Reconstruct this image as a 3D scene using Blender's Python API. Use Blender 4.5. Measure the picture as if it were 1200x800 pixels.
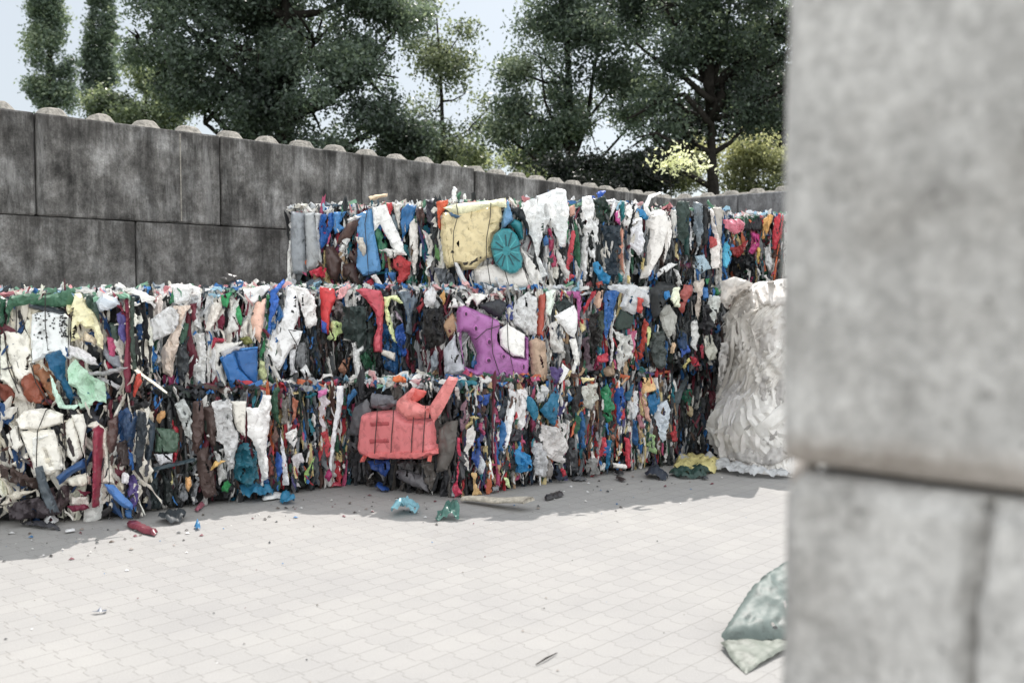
import bpy, bmesh, math, random
import numpy as np
from mathutils import Vector, Matrix, noise, geometry

for o in list(bpy.data.objects):
    bpy.data.objects.remove(o)
S = bpy.context.scene
COL = S.collection

# ---------------------------------------------------------------- camera
F = 1167.0
EYE = 1.5
PITCH = math.atan(58 / F)
CP, SP = math.cos(PITCH), math.sin(PITCH)
cd = bpy.data.cameras.new('camera')
cam = bpy.data.objects.new('camera', cd)
COL.objects.link(cam)
cam.location = (0, 0, EYE)
cam.rotation_euler = (math.pi / 2 - PITCH, 0, 0)
cd.sensor_width = 36
cd.lens = 35.01
cd.clip_start = 0.05
cd.clip_end = 2000
cd.dof.use_dof = True
cd.dof.focus_distance = 7.6
cd.dof.aperture_fstop = 2.2
S.camera = cam

# ---------------------------------------------------------------- light
SUN_EL = math.radians(56)
SUN_AZ = math.radians(10)          # from +Y towards +X
w = bpy.data.worlds.new('World')
S.world = w
w.use_nodes = True
nt = w.node_tree
sky = nt.nodes.new('ShaderNodeTexSky')
sky.sky_type = 'NISHITA'
sky.sun_disc = False
sky.sun_elevation = SUN_EL
sky.sun_rotation = SUN_AZ
sky.air_density = 1.0
sky.dust_density = 1.5
sky.ozone_density = 0.6
bg = nt.nodes['Background']
sky_fill = nt.nodes.new('ShaderNodeMix'); sky_fill.data_type = 'RGBA'     # pale fill colour added over the computed sky to lift the shade
sky_fill.inputs[0].default_value = 0.9
sky_fill.inputs[7].default_value = (3.45, 3.72, 3.95, 1)
tcw = nt.nodes.new('ShaderNodeTexCoord')      # brighter to the right; unseen brightness behind the camera added to light front faces
dt = nt.nodes.new('ShaderNodeVectorMath'); dt.operation = 'DOT_PRODUCT'
dt.inputs[1].default_value = (1.2, -1.9, 0.0)
nt.links.new(tcw.outputs['Generated'], dt.inputs[0])
adw = nt.nodes.new('ShaderNodeMath'); adw.inputs[1].default_value = 5.05
nt.links.new(dt.outputs['Value'], adw.inputs[0])
vc = nt.nodes.new('ShaderNodeVectorMath'); vc.operation = 'SCALE'
sy = nt.nodes.new('ShaderNodeSeparateXYZ'); nt.links.new(tcw.outputs['Generated'], sy.inputs[0])
mr = nt.nodes.new('ShaderNodeMapRange'); mr.inputs[1].default_value = -0.3; mr.inputs[2].default_value = 0.6
nt.links.new(sy.outputs[1], mr.inputs[0])
tint = nt.nodes.new('ShaderNodeMix'); tint.data_type = 'RGBA'
tint.inputs[6].default_value = (0.985, 1.0, 0.995, 1); tint.inputs[7].default_value = (0.93, 1.0, 1.06, 1)
nt.links.new(mr.outputs[0], tint.inputs[0]); nt.links.new(tint.outputs[2], vc.inputs[0])
nt.links.new(adw.outputs[0], vc.inputs['Scale'])
nt.links.new(vc.outputs[0], sky_fill.inputs[7])
nt.links.new(sky.outputs[0], sky_fill.inputs[6])
nt.links.new(sky_fill.outputs[2], bg.inputs[0])
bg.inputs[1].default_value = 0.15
sl = bpy.data.lights.new('sun', 'SUN')
sl.energy = 3.0
sl.angle = math.radians(0.5)
sl.color = (1.0, 0.95, 0.90)
sun = bpy.data.objects.new('sun', sl)
COL.objects.link(sun)
sdir = Vector((math.sin(SUN_AZ) * math.cos(SUN_EL), math.cos(SUN_AZ) * math.cos(SUN_EL), math.sin(SUN_EL)))
sun.rotation_euler = sdir.to_track_quat('Z', 'Y').to_euler()
sun.location = sdir * 30
S.view_settings.view_transform = 'Standard'
S.view_settings.look = 'None'
S.view_settings.exposure = 0.8
S.view_settings.gamma = 1.0
S.view_settings.use_curve_mapping = False
S.cycles.max_bounces = 10
S.cycles.diffuse_bounces = 7
S.cycles.transparent_max_bounces = 8

# ---------------------------------------------------------------- helpers
def lin(c):
    return c / 12.92 if c <= 0.04045 else ((c + 0.055) / 1.055) ** 2.4
def hexc(h, sat=0.9):
    c = [lin(int(h[i:i + 2], 16) / 255) for i in (0, 2, 4)]
    if c[2] > c[1] and c[2] > 1.3 * c[0]: c[1] += 0.13 * (c[2] - c[1])
    y = 0.25 * c[0] + 0.6 * c[1] + 0.15 * c[2]
    return tuple(y + (k - y) * sat for k in c)

def ray(px, py):
    a, b = (px - 600) / F, -(py - 400) / F
    return Vector((a, CP + b * SP, -SP + b * CP))
def on_ground(px, py, z=0.0):
    d = ray(px, py)
    return Vector((0, 0, EYE)) + d * ((z - EYE) / d.z)
def at_depth(px, py, Y):
    d = ray(px, py)
    return Vector((0, 0, EYE)) + d * (Y / d.y)
def x_for(px, Y, z):
    return (px - 600) / F * (Y * CP - (z - EYE) * SP)

def tag(o, label=None, cat=None, group=None, kind=None):
    if label: o['label'] = label
    if cat: o['category'] = cat
    if group: o['group'] = group
    if kind: o['kind'] = kind
    return o
def empty(name, loc, rz=0):
    o = bpy.data.objects.new(name, None)
    o.location = loc
    o.rotation_euler = (0, 0, rz)
    o.empty_display_size = 0.2
    COL.objects.link(o)
    return o
def mesh_obj(name, verts, faces, mat, parent=None, origin=(0, 0, 0), cols=None, smooth=True):
    """verts in world space; origin is subtracted"""
    me = bpy.data.meshes.new(name)
    v = np.asarray(verts, dtype=np.float64) - np.asarray(origin, dtype=np.float64)
    me.from_pydata(v.tolist(), [], faces)
    if smooth:
        me.polygons.foreach_set('use_smooth', [True] * len(me.polygons))
    if cols is not None:
        at = me.color_attributes.new('Col', 'FLOAT_COLOR', 'POINT')
        c = np.ones((len(v), 4), dtype=np.float32)
        c[:, :3] = np.asarray(cols, dtype=np.float32)
        at.data.foreach_set('color', c.ravel())
    me.materials.append(mat)
    me.update()
    if smooth == 'angle': me.set_sharp_from_angle(angle=math.radians(26))
    o = bpy.data.objects.new(name, me)
    COL.objects.link(o)
    if parent:
        o.parent = parent
    else:
        o.location = origin
    return o
def tube(pts, r, seg=6, taper=None):
    V, Fc = [], []
    n = len(pts)
    for i, p in enumerate(pts):
        p = Vector(p)
        d = (Vector(pts[min(i + 1, n - 1)]) - Vector(pts[max(i - 1, 0)])).normalized()
        a = d.orthogonal().normalized() if abs(d.z) > 0.95 else d.cross(Vector((0, 0, 1))).normalized()
        b = d.cross(a)
        rr = r if taper is None else r * taper[i]
        for k in range(seg):
            t = 2 * math.pi * k / seg
            V.append(p + a * (rr * math.cos(t)) + b * (rr * math.sin(t)))
    for i in range(n - 1):
        for k in range(seg):
            k2 = (k + 1) % seg
            Fc.append((i * seg + k, i * seg + k2, (i + 1) * seg + k2, (i + 1) * seg + k))
    Fc.append(tuple(range(seg))[::-1])
    Fc.append(tuple((n - 1) * seg + k for k in range(seg)))
    return V, Fc

# ---------------------------------------------------------------- materials
def new_mat(name):
    m = bpy.data.materials.new(name)
    m.use_nodes = True
    n = m.node_tree
    return m, n, n.nodes['Principled BSDF']
def N(n, t, **kw):
    x = n.nodes.new(t)
    for k, v in kw.items():
        if k.startswith('i_'):
            x.inputs[int(k[2:])].default_value = v
        else:
            setattr(x, k, v)
    return x
def L(n, a, b):
    n.links.new(a, b)
def ramp(n, src, stops):
    r = n.nodes.new('ShaderNodeValToRGB')
    e = r.color_ramp.elements
    while len(e) < len(stops): e.new(0.5)
    for i, (p, c) in enumerate(stops):
        e[i].position = p
        e[i].color = (*c, 1) if len(c) == 3 else c
    L(n, src, r.inputs[0])
    return r
def mapping(n, scale, rot=(0, 0, 0), src='Object', rnd=True):
    tc = n.nodes.new('ShaderNodeTexCoord')
    mp = n.nodes.new('ShaderNodeMapping')
    mp.inputs['Scale'].default_value = scale
    mp.inputs['Rotation'].default_value = rot
    L(n, tc.outputs[src], mp.inputs[0])
    if rnd:
        oi = n.nodes.new('ShaderNodeObjectInfo')
        ml = N(n, 'ShaderNodeMath', operation='MULTIPLY', i_1=37.0)
        L(n, oi.outputs['Random'], ml.inputs[0])
        L(n, ml.outputs[0], mp.inputs['Location'])
    return mp.outputs[0]
def noise_tex(n, vec, scale, detail=4, rough=0.55, dist=0):
    t = n.nodes.new('ShaderNodeTexNoise')
    t.inputs['Scale'].default_value = scale
    t.inputs['Detail'].default_value = detail
    t.inputs['Roughness'].default_value = rough
    t.inputs['Distortion'].default_value = dist
    L(n, vec, t.inputs['Vector'])
    return t.outputs[0]
def mix(n, fac, a, b, mode='MIX'):
    x = n.nodes.new('ShaderNodeMix')
    x.data_type = 'RGBA'
    x.blend_type = mode
    for sock, v in ((x.inputs[0], fac), (x.inputs[6], a), (x.inputs[7], b)):
        if isinstance(v, (int, float)): sock.default_value = v
        elif isinstance(v, tuple): sock.default_value = (*v, 1)
        else: L(n, v, sock)
    return x.outputs[2]

def ridged_tex(n, vec, scale, dist=0.6, detail=4):
    t = n.nodes.new('ShaderNodeTexNoise')
    t.noise_type = 'RIDGED_MULTIFRACTAL'
    t.inputs['Scale'].default_value = scale
    t.inputs['Detail'].default_value = detail
    t.inputs['Roughness'].default_value = 0.55
    t.inputs['Lacunarity'].default_value = 2.1
    t.inputs['Distortion'].default_value = dist
    L(n, vec, t.inputs['Vector'])
    return t.outputs[0]
def plastic_mat(name, rough, film=0.0, bump=0.35, crease=8):
    m, n, b = new_mat(name)
    at = N(n, 'ShaderNodeVertexColor', layer_name='Col')
    vec = mapping(n, (1, 1, 1))
    n1 = noise_tex(n, vec, 16, 5, 0.65, 0.6)
    r1 = ramp(n, n1, [(0.36, (0.66, 0.65, 0.64)), (0.5, (1.15, 1.15, 1.15))])
    c = mix(n, 0.75, at.outputs[0], r1.outputs[0], 'MULTIPLY')
    n2 = noise_tex(n, vec, 45, 4, 0.7)
    r2 = ramp(n, n2, [(0.6, (0, 0, 0)), (0.74, (1, 1, 1))])
    c = mix(n, r2.outputs[0], c, mix(n, 0.45, c, (0.12, 0.105, 0.09)))
    L(n, c, b.inputs['Base Color'])
    rr = N(n, 'ShaderNodeMapRange', i_3=rough - 0.12, i_4=rough + 0.2)
    L(n, n1, rr.inputs[0]); L(n, rr.outputs[0], b.inputs['Roughness'])
    bm = N(n, 'ShaderNodeBump')
    bm.inputs['Strength'].default_value = bump
    bm.inputs['Distance'].default_value = 0.011
    n3 = ridged_tex(n, mapping(n, (1.3, 1.3, 0.55)), crease, 0.8)
    L(n, n3, bm.inputs['Height']); L(n, bm.outputs[0], b.inputs['Normal'])
    if film > 0:
        tr = N(n, 'ShaderNodeBsdfTranslucent')
        L(n, c, tr.inputs[0]); L(n, bm.outputs[0], tr.inputs['Normal'])
        mx = N(n, 'ShaderNodeMixShader'); mx.inputs[0].default_value = film
        out = n.nodes['Material Output']
        L(n, b.outputs[0], mx.inputs[1]); L(n, tr.outputs[0], mx.inputs[2]); L(n, mx.outputs[0], out.inputs[0])
    return m
M_HARD = plastic_mat('hard plastic', 0.3, 0.0, 0.5, 8)
M_FILM = plastic_mat('plastic film', 0.3, 0.25, 0.75, 10)
M_RAG = plastic_mat('matt plastic shreds', 0.55, 0.08, 0.75, 12)

def flat_mat(name, h, rough=0.7, scale=12, var=0.35, bump=0.3, spec=0.4):
    m, n, b = new_mat(name)
    vec = mapping(n, (1, 1, 1))
    nn = noise_tex(n, vec, scale, 6, 0.6)
    c = hexc(h)
    r = ramp(n, nn, [(0.3, tuple(x * (1 - var) for x in c)), (0.7, tuple(min(1, x * (1 + var)) for x in c))])
    L(n, r.outputs[0], b.inputs['Base Color'])
    b.inputs['Roughness'].default_value = rough
    b.inputs['Specular IOR Level'].default_value = spec
    bm = N(n, 'ShaderNodeBump'); bm.inputs['Strength'].default_value = bump; bm.inputs['Distance'].default_value = 0.02
    L(n, nn, bm.inputs['Height']); L(n, bm.outputs[0], b.inputs['Normal'])
    return m
M_DULL = plastic_mat('dull sheeting', 0.5, 0.2, 0.15, 4)
M_WIRE = flat_mat('steel baling wire', '3a3634', 0.5, 40)
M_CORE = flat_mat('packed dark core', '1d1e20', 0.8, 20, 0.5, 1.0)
M_WOOD = flat_mat('weathered board', 'b9b1a2', 0.8, 30)
M_BARK = flat_mat('bark', '2c2926', 0.9, 9, 0.5, 1.0, 0.1)

def concrete_mat(name, base, dark, light, streak=1.0, moss=0.0, foot=False, bf=0.55):
    m, n, b = new_mat(name)
    v = mapping(n, (1, 1, 1))
    vs = mapping(n, (1, 1, 0.12))
    big = noise_tex(n, v, 2.6, 10, 0.74, 0.2)
    c = ramp(n, big, [(0.36, hexc(dark)), (0.5, hexc(base)), (0.64, hexc(light))]).outputs[0]
    st = noise_tex(n, vs, 5.5, 6, 0.7, 0.2)
    r = ramp(n, st, [(0.4, (0.3, 0.3, 0.3)), (0.56, (1, 1, 1))])
    c = mix(n, 0.75 * streak, c, r.outputs[0], 'MULTIPLY')
    bl = noise_tex(n, mapping(n, (1, 1, 0.5)), 11, 8, 0.78)
    r3 = ramp(n, bl, [(0.43, (0.45, 0.45, 0.45)), (0.58, (1.15, 1.15, 1.15))])
    c = mix(n, bf, c, r3.outputs[0], 'MULTIPLY')
    fine = noise_tex(n, v, 60, 5, 0.7)
    r4 = ramp(n, fine, [(0.35, (0.7, 0.7, 0.7)), (0.65, (1.15, 1.15, 1.15))])
    c = mix(n, 0.85, c, r4.outputs[0], 'MULTIPLY')
    # pale lime bloom streaks
    w1 = noise_tex(n, mapping(n, (1, 1, 0.16)), 4.1, 10, 0.76, 0.15)
    rw = ramp(n, w1, [(0.54, (0, 0, 0)), (0.68, (1, 1, 1))])
    c = mix(n, rw.outputs[0], c, mix(n, 0.6, c, hexc(light)))
    # air holes
    vo = n.nodes.new('ShaderNodeTexVoronoi'); vo.inputs['Scale'].default_value = 26
    L(n, v, vo.inputs['Vector'])
    rh = ramp(n, vo.outputs['Distance'], [(0.06, (0.35, 0.35, 0.35)), (0.12, (1, 1, 1))])
    c = mix(n, 0.8, c, rh.outputs[0], 'MULTIPLY')
    if moss:     # black run-off stains hanging from the top edge
        tc = n.nodes.new('ShaderNodeTexCoord'); sp = n.nodes.new('ShaderNodeSeparateXYZ'); L(n, tc.outputs['Object'], sp.inputs[0])
        dn_ = noise_tex(n, mapping(n, (1, 1, 0.05)), 7, 8, 0.75, 0.1)
        ad1 = N(n, 'ShaderNodeMath', operation='MULTIPLY_ADD'); L(n, dn_, ad1.inputs[0]); ad1.inputs[1].default_value = 1.5; L(n, sp.outputs[2], ad1.inputs[2])
        rd = ramp(n, ad1.outputs[0], [(0.86 , (0, 0, 0)), (1.0, (1, 1, 1))])
        sc_ = N(n, 'ShaderNodeMath', operation='MULTIPLY', i_1=0.62); L(n, ad1.outputs[0], sc_.inputs[0]); L(n, sc_.outputs[0], rd.inputs[0])
        c = mix(n, rd.outputs[0], c, mix(n, moss, c, (0.035, 0.032, 0.03)))
    if foot:     # rusty brown tide mark along the lower edge of the casting
        tc = n.nodes.new('ShaderNodeTexCoord'); sp = n.nodes.new('ShaderNodeSeparateXYZ'); L(n, tc.outputs['Object'], sp.inputs[0])
        ad0 = N(n, 'ShaderNodeMath', operation='MULTIPLY_ADD'); L(n, bl, ad0.inputs[0]); ad0.inputs[1].default_value = 0.05; L(n, sp.outputs[2], ad0.inputs[2])
        rf = ramp(n, ad0.outputs[0], [(0.045, (1, 1, 1)), (0.075, (0, 0, 0))])
        c = mix(n, rf.outputs[0], c, mix(n, 0.5, c, (0.30, 0.235, 0.185)))
    L(n, c, b.inputs['Base Color'])
    b.inputs['Roughness'].default_value = 0.88
    b.inputs['Specular IOR Level'].default_value = 0.25
    ad = N(n, 'ShaderNodeMath', operation='ADD'); L(n, bl, ad.inputs[0]); L(n, fine, ad.inputs[1])
    bm = N(n, 'ShaderNodeBump'); bm.inputs['Strength'].default_value = 0.6; bm.inputs['Distance'].default_value = 0.012
    L(n, ad.outputs[0], bm.inputs['Height']); L(n, bm.outputs[0], b.inputs['Normal'])
    return m
M_CONC = concrete_mat('weathered concrete', '827f7c', '504e4c', 'aeacaa', 1.0, 0.65)
M_CONC2 = concrete_mat('clean concrete', 'cfcdca', 'b2afab', 'e2e0dd', 0.12, 0, True, 0.28)
M_CONC3 = concrete_mat('grey concrete', '8a8a8c', '706f70', '9b9b9e', 0.4)

def leaf_mat(name, trans):
    m, n, b = new_mat(name)
    at = N(n, 'ShaderNodeVertexColor', layer_name='Col')
    L(n, at.outputs[0], b.inputs['Base Color'])
    b.inputs['Roughness'].default_value = 0.38
    b.inputs['Specular IOR Level'].default_value = 0.5
    tr = N(n, 'ShaderNodeBsdfTranslucent')
    c2 = mix(n, 1.0, at.outputs[0], (1.25, 1.25, 0.9), 'MULTIPLY')
    L(n, c2, tr.inputs[0])
    mx = N(n, 'ShaderNodeMixShader'); mx.inputs[0].default_value = trans
    L(n, b.outputs[0], mx.inputs[1]); L(n, tr.outputs[0], mx.inputs[2])
    L(n, mx.outputs[0], n.nodes['Material Output'].inputs[0])
    return m
M_LEAF = leaf_mat('leaves', 0.45)
M_STUD = flat_mat('pale stud concrete', '98938b', 0.9, 30, 0.45, 0.8, 0.2)  # weathered pale; stud slopes' sunlight is partly put into this lighter colour

def paver_mat():
    m, n, b = new_mat('interlocking concrete pavers')
    tc = n.nodes.new('ShaderNodeTexCoord')
    mp = n.nodes.new('ShaderNodeMapping'); mp.inputs['Rotation'].default_value = (0, 0, math.radians(-47))
    L(n, tc.outputs['Object'], mp.inputs[0])
    sp = n.nodes.new('ShaderNodeSeparateXYZ'); L(n, mp.outputs[0], sp.inputs[0])
    def tri(src, period, amp):
        a = N(n, 'ShaderNodeMath', operation='PINGPONG'); L(n, src, a.inputs[0]); a.inputs[1].default_value = period
        k = N(n, 'ShaderNodeMapRange', i_1=period * 0.42, i_2=period * 0.58, i_3=-amp, i_4=amp); L(n, a.outputs[0], k.inputs[0])
        return k.outputs[0]
    PX, PY = 0.14, 0.135
    ox = tri(sp.outputs[1], PY / 2, 0.011)
    oy = tri(sp.outputs[0], PX / 2, 0.001)
    x2 = N(n, 'ShaderNodeMath', operation='ADD'); L(n, sp.outputs[0], x2.inputs[0]); L(n, ox, x2.inputs[1])
    y2 = N(n, 'ShaderNodeMath', operation='ADD'); L(n, sp.outputs[1], y2.inputs[0]); L(n, oy, y2.inputs[1])
    cb = n.nodes.new('ShaderNodeCombineXYZ'); L(n, x2.outputs[0], cb.inputs[0]); L(n, y2.outputs[0], cb.inputs[1])
    br = n.nodes.new('ShaderNodeTexBrick')
    br.offset = 0.0
    br.inputs['Scale'].default_value = 1
    br.inputs['Brick Width'].default_value = PX
    br.inputs['Row Height'].default_value = PY
    br.inputs['Mortar Size'].default_value = 0.0028
    br.inputs['Mortar Smooth'].default_value = 0.5
    br.inputs['Color1'].default_value = (0.365, 0.357, 0.346, 1)
    br.inputs['Color2'].default_value = (0.342, 0.335, 0.326, 1)
    br.inputs['Mortar'].default_value = (0.27, 0.262, 0.25, 1)
    L(n, cb.outputs[0], br.inputs['Vector'])
    v = tc.outputs['Object']
    n1 = noise_tex(n, v, 0.9, 6, 0.6, 0.3)
    r1 = ramp(n, n1, [(0.3, (0.86, 0.86, 0.87)), (0.7, (1.05, 1.045, 1.03))])
    c = mix(n, 0.8, br.outputs['Color'], r1.outputs[0], 'MULTIPLY')
    n2 = noise_tex(n, v, 160, 3, 0.7)
    r2 = ramp(n, n2, [(0.3, (0.82, 0.82, 0.82)), (0.7, (1.08, 1.08, 1.08))])
    c = mix(n, 0.8, c, r2.outputs[0], 'MULTIPLY')
    n4 = noise_tex(n, v, 5, 5, 0.65)
    r4 = ramp(n, n4, [(0.62, (0, 0, 0)), (0.8, (1, 1, 1))])
    c = mix(n, r4.outputs[0], c, mix(n, 0.25, c, (0.22, 0.2, 0.17)))
    L(n, c, b.inputs['Base Color'])
    b.inputs['Roughness'].default_value = 0.85
    b.inputs['Specular IOR Level'].default_value = 0.2
    iv = N(n, 'ShaderNodeMath', operation='MULTIPLY_ADD'); L(n, br.outputs['Fac'], iv.inputs[0]); iv.inputs[1].default_value = -0.8
    L(n, n2, iv.inputs[2])
    bm = N(n, 'ShaderNodeBump'); bm.inputs['Strength'].default_value = 0.5; bm.inputs['Distance'].default_value = 0.004
    L(n, iv.outputs[0], bm.inputs['Height']); L(n, bm.outputs[0], b.inputs['Normal'])
    return m
M_PAVE = paver_mat()
M_GRASS = flat_mat('grassy earth', '46502f', 0.95, 3, 0.5, 0.6, 0.1)

# ---------------------------------------------------------------- ground
def quad(name, pts, mat, **kw):
    return tag(mesh_obj(name, pts, [(0, 1, 2, 3)], mat, smooth=False), kind='structure', **kw)
quad('ground', [(-700, -500, -0.012), (700, -500, -0.012), (700, 1200, -0.012), (-700, 1200, -0.012)], M_GRASS)
# ---------------------------------------------------------------- concrete block walls
ROWS = [(-0.31, 0.49), (0.49, 1.29), (1.29, 2.09), (2.09, 2.89)]
BT = 0.8
def block_mesh(Lb, H, T, seed, groove=None, fine=0.1, rough=0.004, ch=0.014):
    """one cast block, front face on local y=0 looking to -y, x 0..Lb, z 0..H"""
    nx, ny, nz = max(2, int(Lb / fine)), max(2, int(T / fine)), max(2, int(H / fine))
    bm = bmesh.new()
    def axis(n, l):
        return [0, ch] + [ch + (l - 2 * ch) * i / n for i in range(1, n)] + [l - ch, l]
    ax, ay, az = axis(nx, Lb), axis(ny, T), axis(nz, H)
    vd = {}
    def vert(i, j, k):
        key = (i, j, k)
        if key in vd: return vd[key]
        ends = [i in (0, len(ax) - 1), j in (0, len(ay) - 1), k in (0, len(az) - 1)]
        p = Vector((ax[i], ay[j], az[k]))
        c = Vector((Lb / 2, T / 2, H / 2))
        ne = [ax[i] <= ch or ax[i] >= Lb - ch, ay[j] <= ch or ay[j] >= T - ch, az[k] <= ch or az[k] >= H - ch]
        q = p + Vector((seed * 3.1, 0, seed * 1.7))
        if sum(ends) >= 2:
            wear = 0.55 + 0.9 * max(0, noise.noise(q * 6))
            for a in range(3):
                if ends[a]:
                    p[a] += (c[a] > p[a] and 1 or -1) * ch * 0.5 * wear
        nn = noise.noise(q * 2.3) * rough + noise.noise(q * 9) * rough * 0.5
        if ends[1]: p.y += nn
        elif ends[0]: p.x += nn
        elif ends[2]: p.z += nn * 0.5
        if groove and j == 0:
            gx = groove + 0.01 * math.sin(p.z * 9) + 0.006 * noise.noise(Vector((0, 0, p.z * 22)))
            p.y += 0.034 * math.exp(-((p.x - gx) / 0.009) ** 2) * (1 if p.z < H - 0.01 else 0)
        vd[key] = bm.verts.new(p)
        return vd[key]
    X, Y, Z = len(ax) - 1, len(ay) - 1, len(az) - 1
    for i in range(X):
        for k in range(Z):
            bm.faces.new((vert(i, 0, k), vert(i + 1, 0, k), vert(i + 1, 0, k + 1), vert(i, 0, k + 1)))
            bm.faces.new((vert(i, Y, k), vert(i, Y, k + 1), vert(i + 1, Y, k + 1), vert(i + 1, Y, k)))
    for j in range(Y):
        for k in range(Z):
            bm.faces.new((vert(0, j, k), vert(0, j, k + 1), vert(0, j + 1, k + 1), vert(0, j + 1, k)))
            bm.faces.new((vert(X, j, k), vert(X, j + 1, k), vert(X, j + 1, k + 1), vert(X, j, k + 1)))
    for i in range(X):
        for j in range(Y):
            bm.faces.new((vert(i, j, 0), vert(i, j + 1, 0), vert(i + 1, j + 1, 0), vert(i + 1, j, 0)))
            bm.faces.new((vert(i, j, Z), vert(i + 1, j, Z), vert(i + 1, j + 1, Z), vert(i, j + 1, Z)))
    return bm
def add_block(P, d, n_in, s, Lb, z0, z1, mat, label, group, seed, studs=False, groove=None, fine=0.1, gap=0.013, nst=None, mseam=None):
    """P wall start (x,y), d along, n_in into the wall, s start distance"""
    rz = math.atan2(d[1], d[0])
    base = (P[0] + d[0] * (s + gap / 2), P[1] + d[1] * (s + gap / 2), z0 + 0.002)
    bm = block_mesh(Lb - gap, z1 - z0 - 0.004, BT, seed, groove, fine, ch=0.026 if mat is M_CONC2 else 0.018)
    me = bpy.data.meshes.new('concrete_block'); bm.to_mesh(me); bm.free()
    me.materials.append(mat)
    o = bpy.data.objects.new('concrete_block', me); COL.objects.link(o)
    # local +y must point into the wall
    flip = (-math.sin(rz) * n_in[0] + math.cos(rz) * n_in[1]) < 0
    if flip: raise ValueError('wall direction')
    o.location = base; o.rotation_euler = (0, 0, rz)
    tag(o, label, 'concrete block', group)
    if studs:
        r = random.Random(seed)
        nst = nst or max(2, round(Lb / 0.4))
        for i in range(nst):
            for j in range(2):
                cx = (i + 0.5) * (Lb - gap) / nst; cy = 0.2 + 0.4 * j
                V = []
                k1, k2, hh = 0.122, 0.066 + r.uniform(-.006, .006), 0.08 + r.uniform(-.008, .008)
                for kk, zz in ((k1, 0), (k1 * 0.95, 0.014), (k2 + 0.012, hh - 0.012), (k2 - 0.006, hh)):
                    for a in range(8):
                        sx, sy = [(1, .55), (.55, 1), (-.55, 1), (-1, .55), (-1, -.55), (-.55, -1), (.55, -1), (1, -.55)][a]
                        jj = Vector((r.uniform(-1, 1), r.uniform(-1, 1), r.uniform(-1, 1))) * 0.004
                        V.append(Vector((cx + kk * sx, cy + kk * sy, z1 - z0 - 0.006 + zz)) + jj)
                Fc = []
                for q in range(3):
                    for a in range(8):
                        a2 = (a + 1) % 8
                        Fc.append((q * 8 + a, q * 8 + a2, q * 8 + 8 + a2, q * 8 + 8 + a))
                Fc.append(tuple(24 + a for a in range(8)))
                mesh_obj('stud', V, Fc, M_STUD, o, smooth=False)
    if mseam:
        V = [(mseam, -0.003, 0.02), (mseam + 0.007, -0.006, 0.02), (mseam + 0.011, -0.003, 0.02),
             (mseam, -0.003, z1 - z0 - 0.03), (mseam + 0.007, -0.007, z1 - z0 - 0.03), (mseam + 0.011, -0.003, z1 - z0 - 0.03),
             (mseam, 0.01, 0.02), (mseam + .014, 0.01, 0.02), (mseam, 0.01, z1 - z0 - 0.03), (mseam + .014, 0.01, z1 - z0 - 0.03)]
        mesh_obj('mould_seam', V, [(0, 1, 4, 3), (1, 2, 5, 4), (6, 0, 3, 8), (2, 7, 9, 5)], M_STUD, o, smooth=False)
    return o

A0 = Vector((-3.69, 7.78)); d1 = Vector((0.682, 0.731)); n1 = Vector((-0.731, 0.682))
B0 = A0 + d1 * 4.8 + Vector((0.01, -0.01)); d2 = (Vector((2.54, 14.88)) - B0).normalized(); n2 = Vector((-d2.y, d2.x))
L2 = (Vector((2.54, 14.88)) - B0).length
C0 = Vector((2.54, 14.88)); d3 = Vector((0.75, -0.66)).normalized(); n3 = Vector((-d3.y, d3.x))
G_L = 'stained concrete blocks of the long left wall'
G_H = 'lowest concrete blocks hidden behind the bales'
HID = 'stained concrete block low in the wall, hidden behind the bales'
names_top = {-2: 'stained grey concrete block outside the left photo edge, top row', -1: 'leftmost studded concrete block, cut by the left photo edge, top row of the left wall',
             0: 'long dark stained concrete block with a pale vertical seam, top row under the poplars', 1: 'stained studded concrete block with pale patches, top row, third from the left photo edge',
             2: 'stained studded concrete block behind the light grey bin bale, before the wall step'}
for k in range(-2, 3):
    add_block(A0, d1, n1, 1.6 * k, 1.6, *ROWS[3], M_CONC, names_top[k], G_L, 11 + k, studs=True, mseam=1.2 if k in (0, ) else None)
names_mid = {-2: 'grey concrete block outside the left photo edge, row below the top', -1: 'pale grey concrete block at left, directly above the bale with a perforated white panel',
             0: 'dark streaked concrete block above the blue bin, between two vertical joints in the lower row', 1: 'concrete block of the lower row behind the stepped third tier of bales'}
for k in range(-2, 2):
    add_block(A0, d1, n1, 0.8 + 1.6 * k, 1.6, *ROWS[2], M_CONC, names_mid[k], G_L, 31 + k)
add_block(A0, d1, n1, 4.0, 0.8, *ROWS[2], M_CONC, HID, G_H, 37)
for k in range(-2, 3):
    for ri in (0, 1):
        add_block(A0, d1, n1, 1.6 * k + (0 if ri == 1 else -0.8), 1.6, *ROWS[ri], M_CONC, HID, G_H, 50 + k + 7 * ri, fine=0.3)
names2 = ['concrete block just right of the wall step, above the yellowed crate bale', 'second concrete block right of the wall step, studded top, dim grey',
          'concrete block of the left wall nearest the inner corner, behind the leafy sapling']
Lb2 = (L2 - 0.02) / 3
for k in range(3):
    add_block(B0, d2, n2, Lb2 * k, Lb2, ROWS[3][0], ROWS[3][1] - 0.025, M_CONC, names2[k], 'concrete blocks right of the wall step', 71 + k, studs=True, nst=4)
    for ri in (0, 1, 2):
        add_block(B0, d2, n2, Lb2 * k, Lb2, ROWS[ri][0], ROWS[ri][1] - (0.025 if ri == 2 else 0) , M_CONC, HID, G_H, 75 + k + 5 * ri, fine=0.3)
names3 = ['smooth grey studded block of the far wall touching the inner corner', 'smooth grey studded block of the far wall above the red and pink bale',
          'far wall block hidden behind the blurred near wall', 'far wall block farthest right, hidden behind the blurred near wall']
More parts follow.
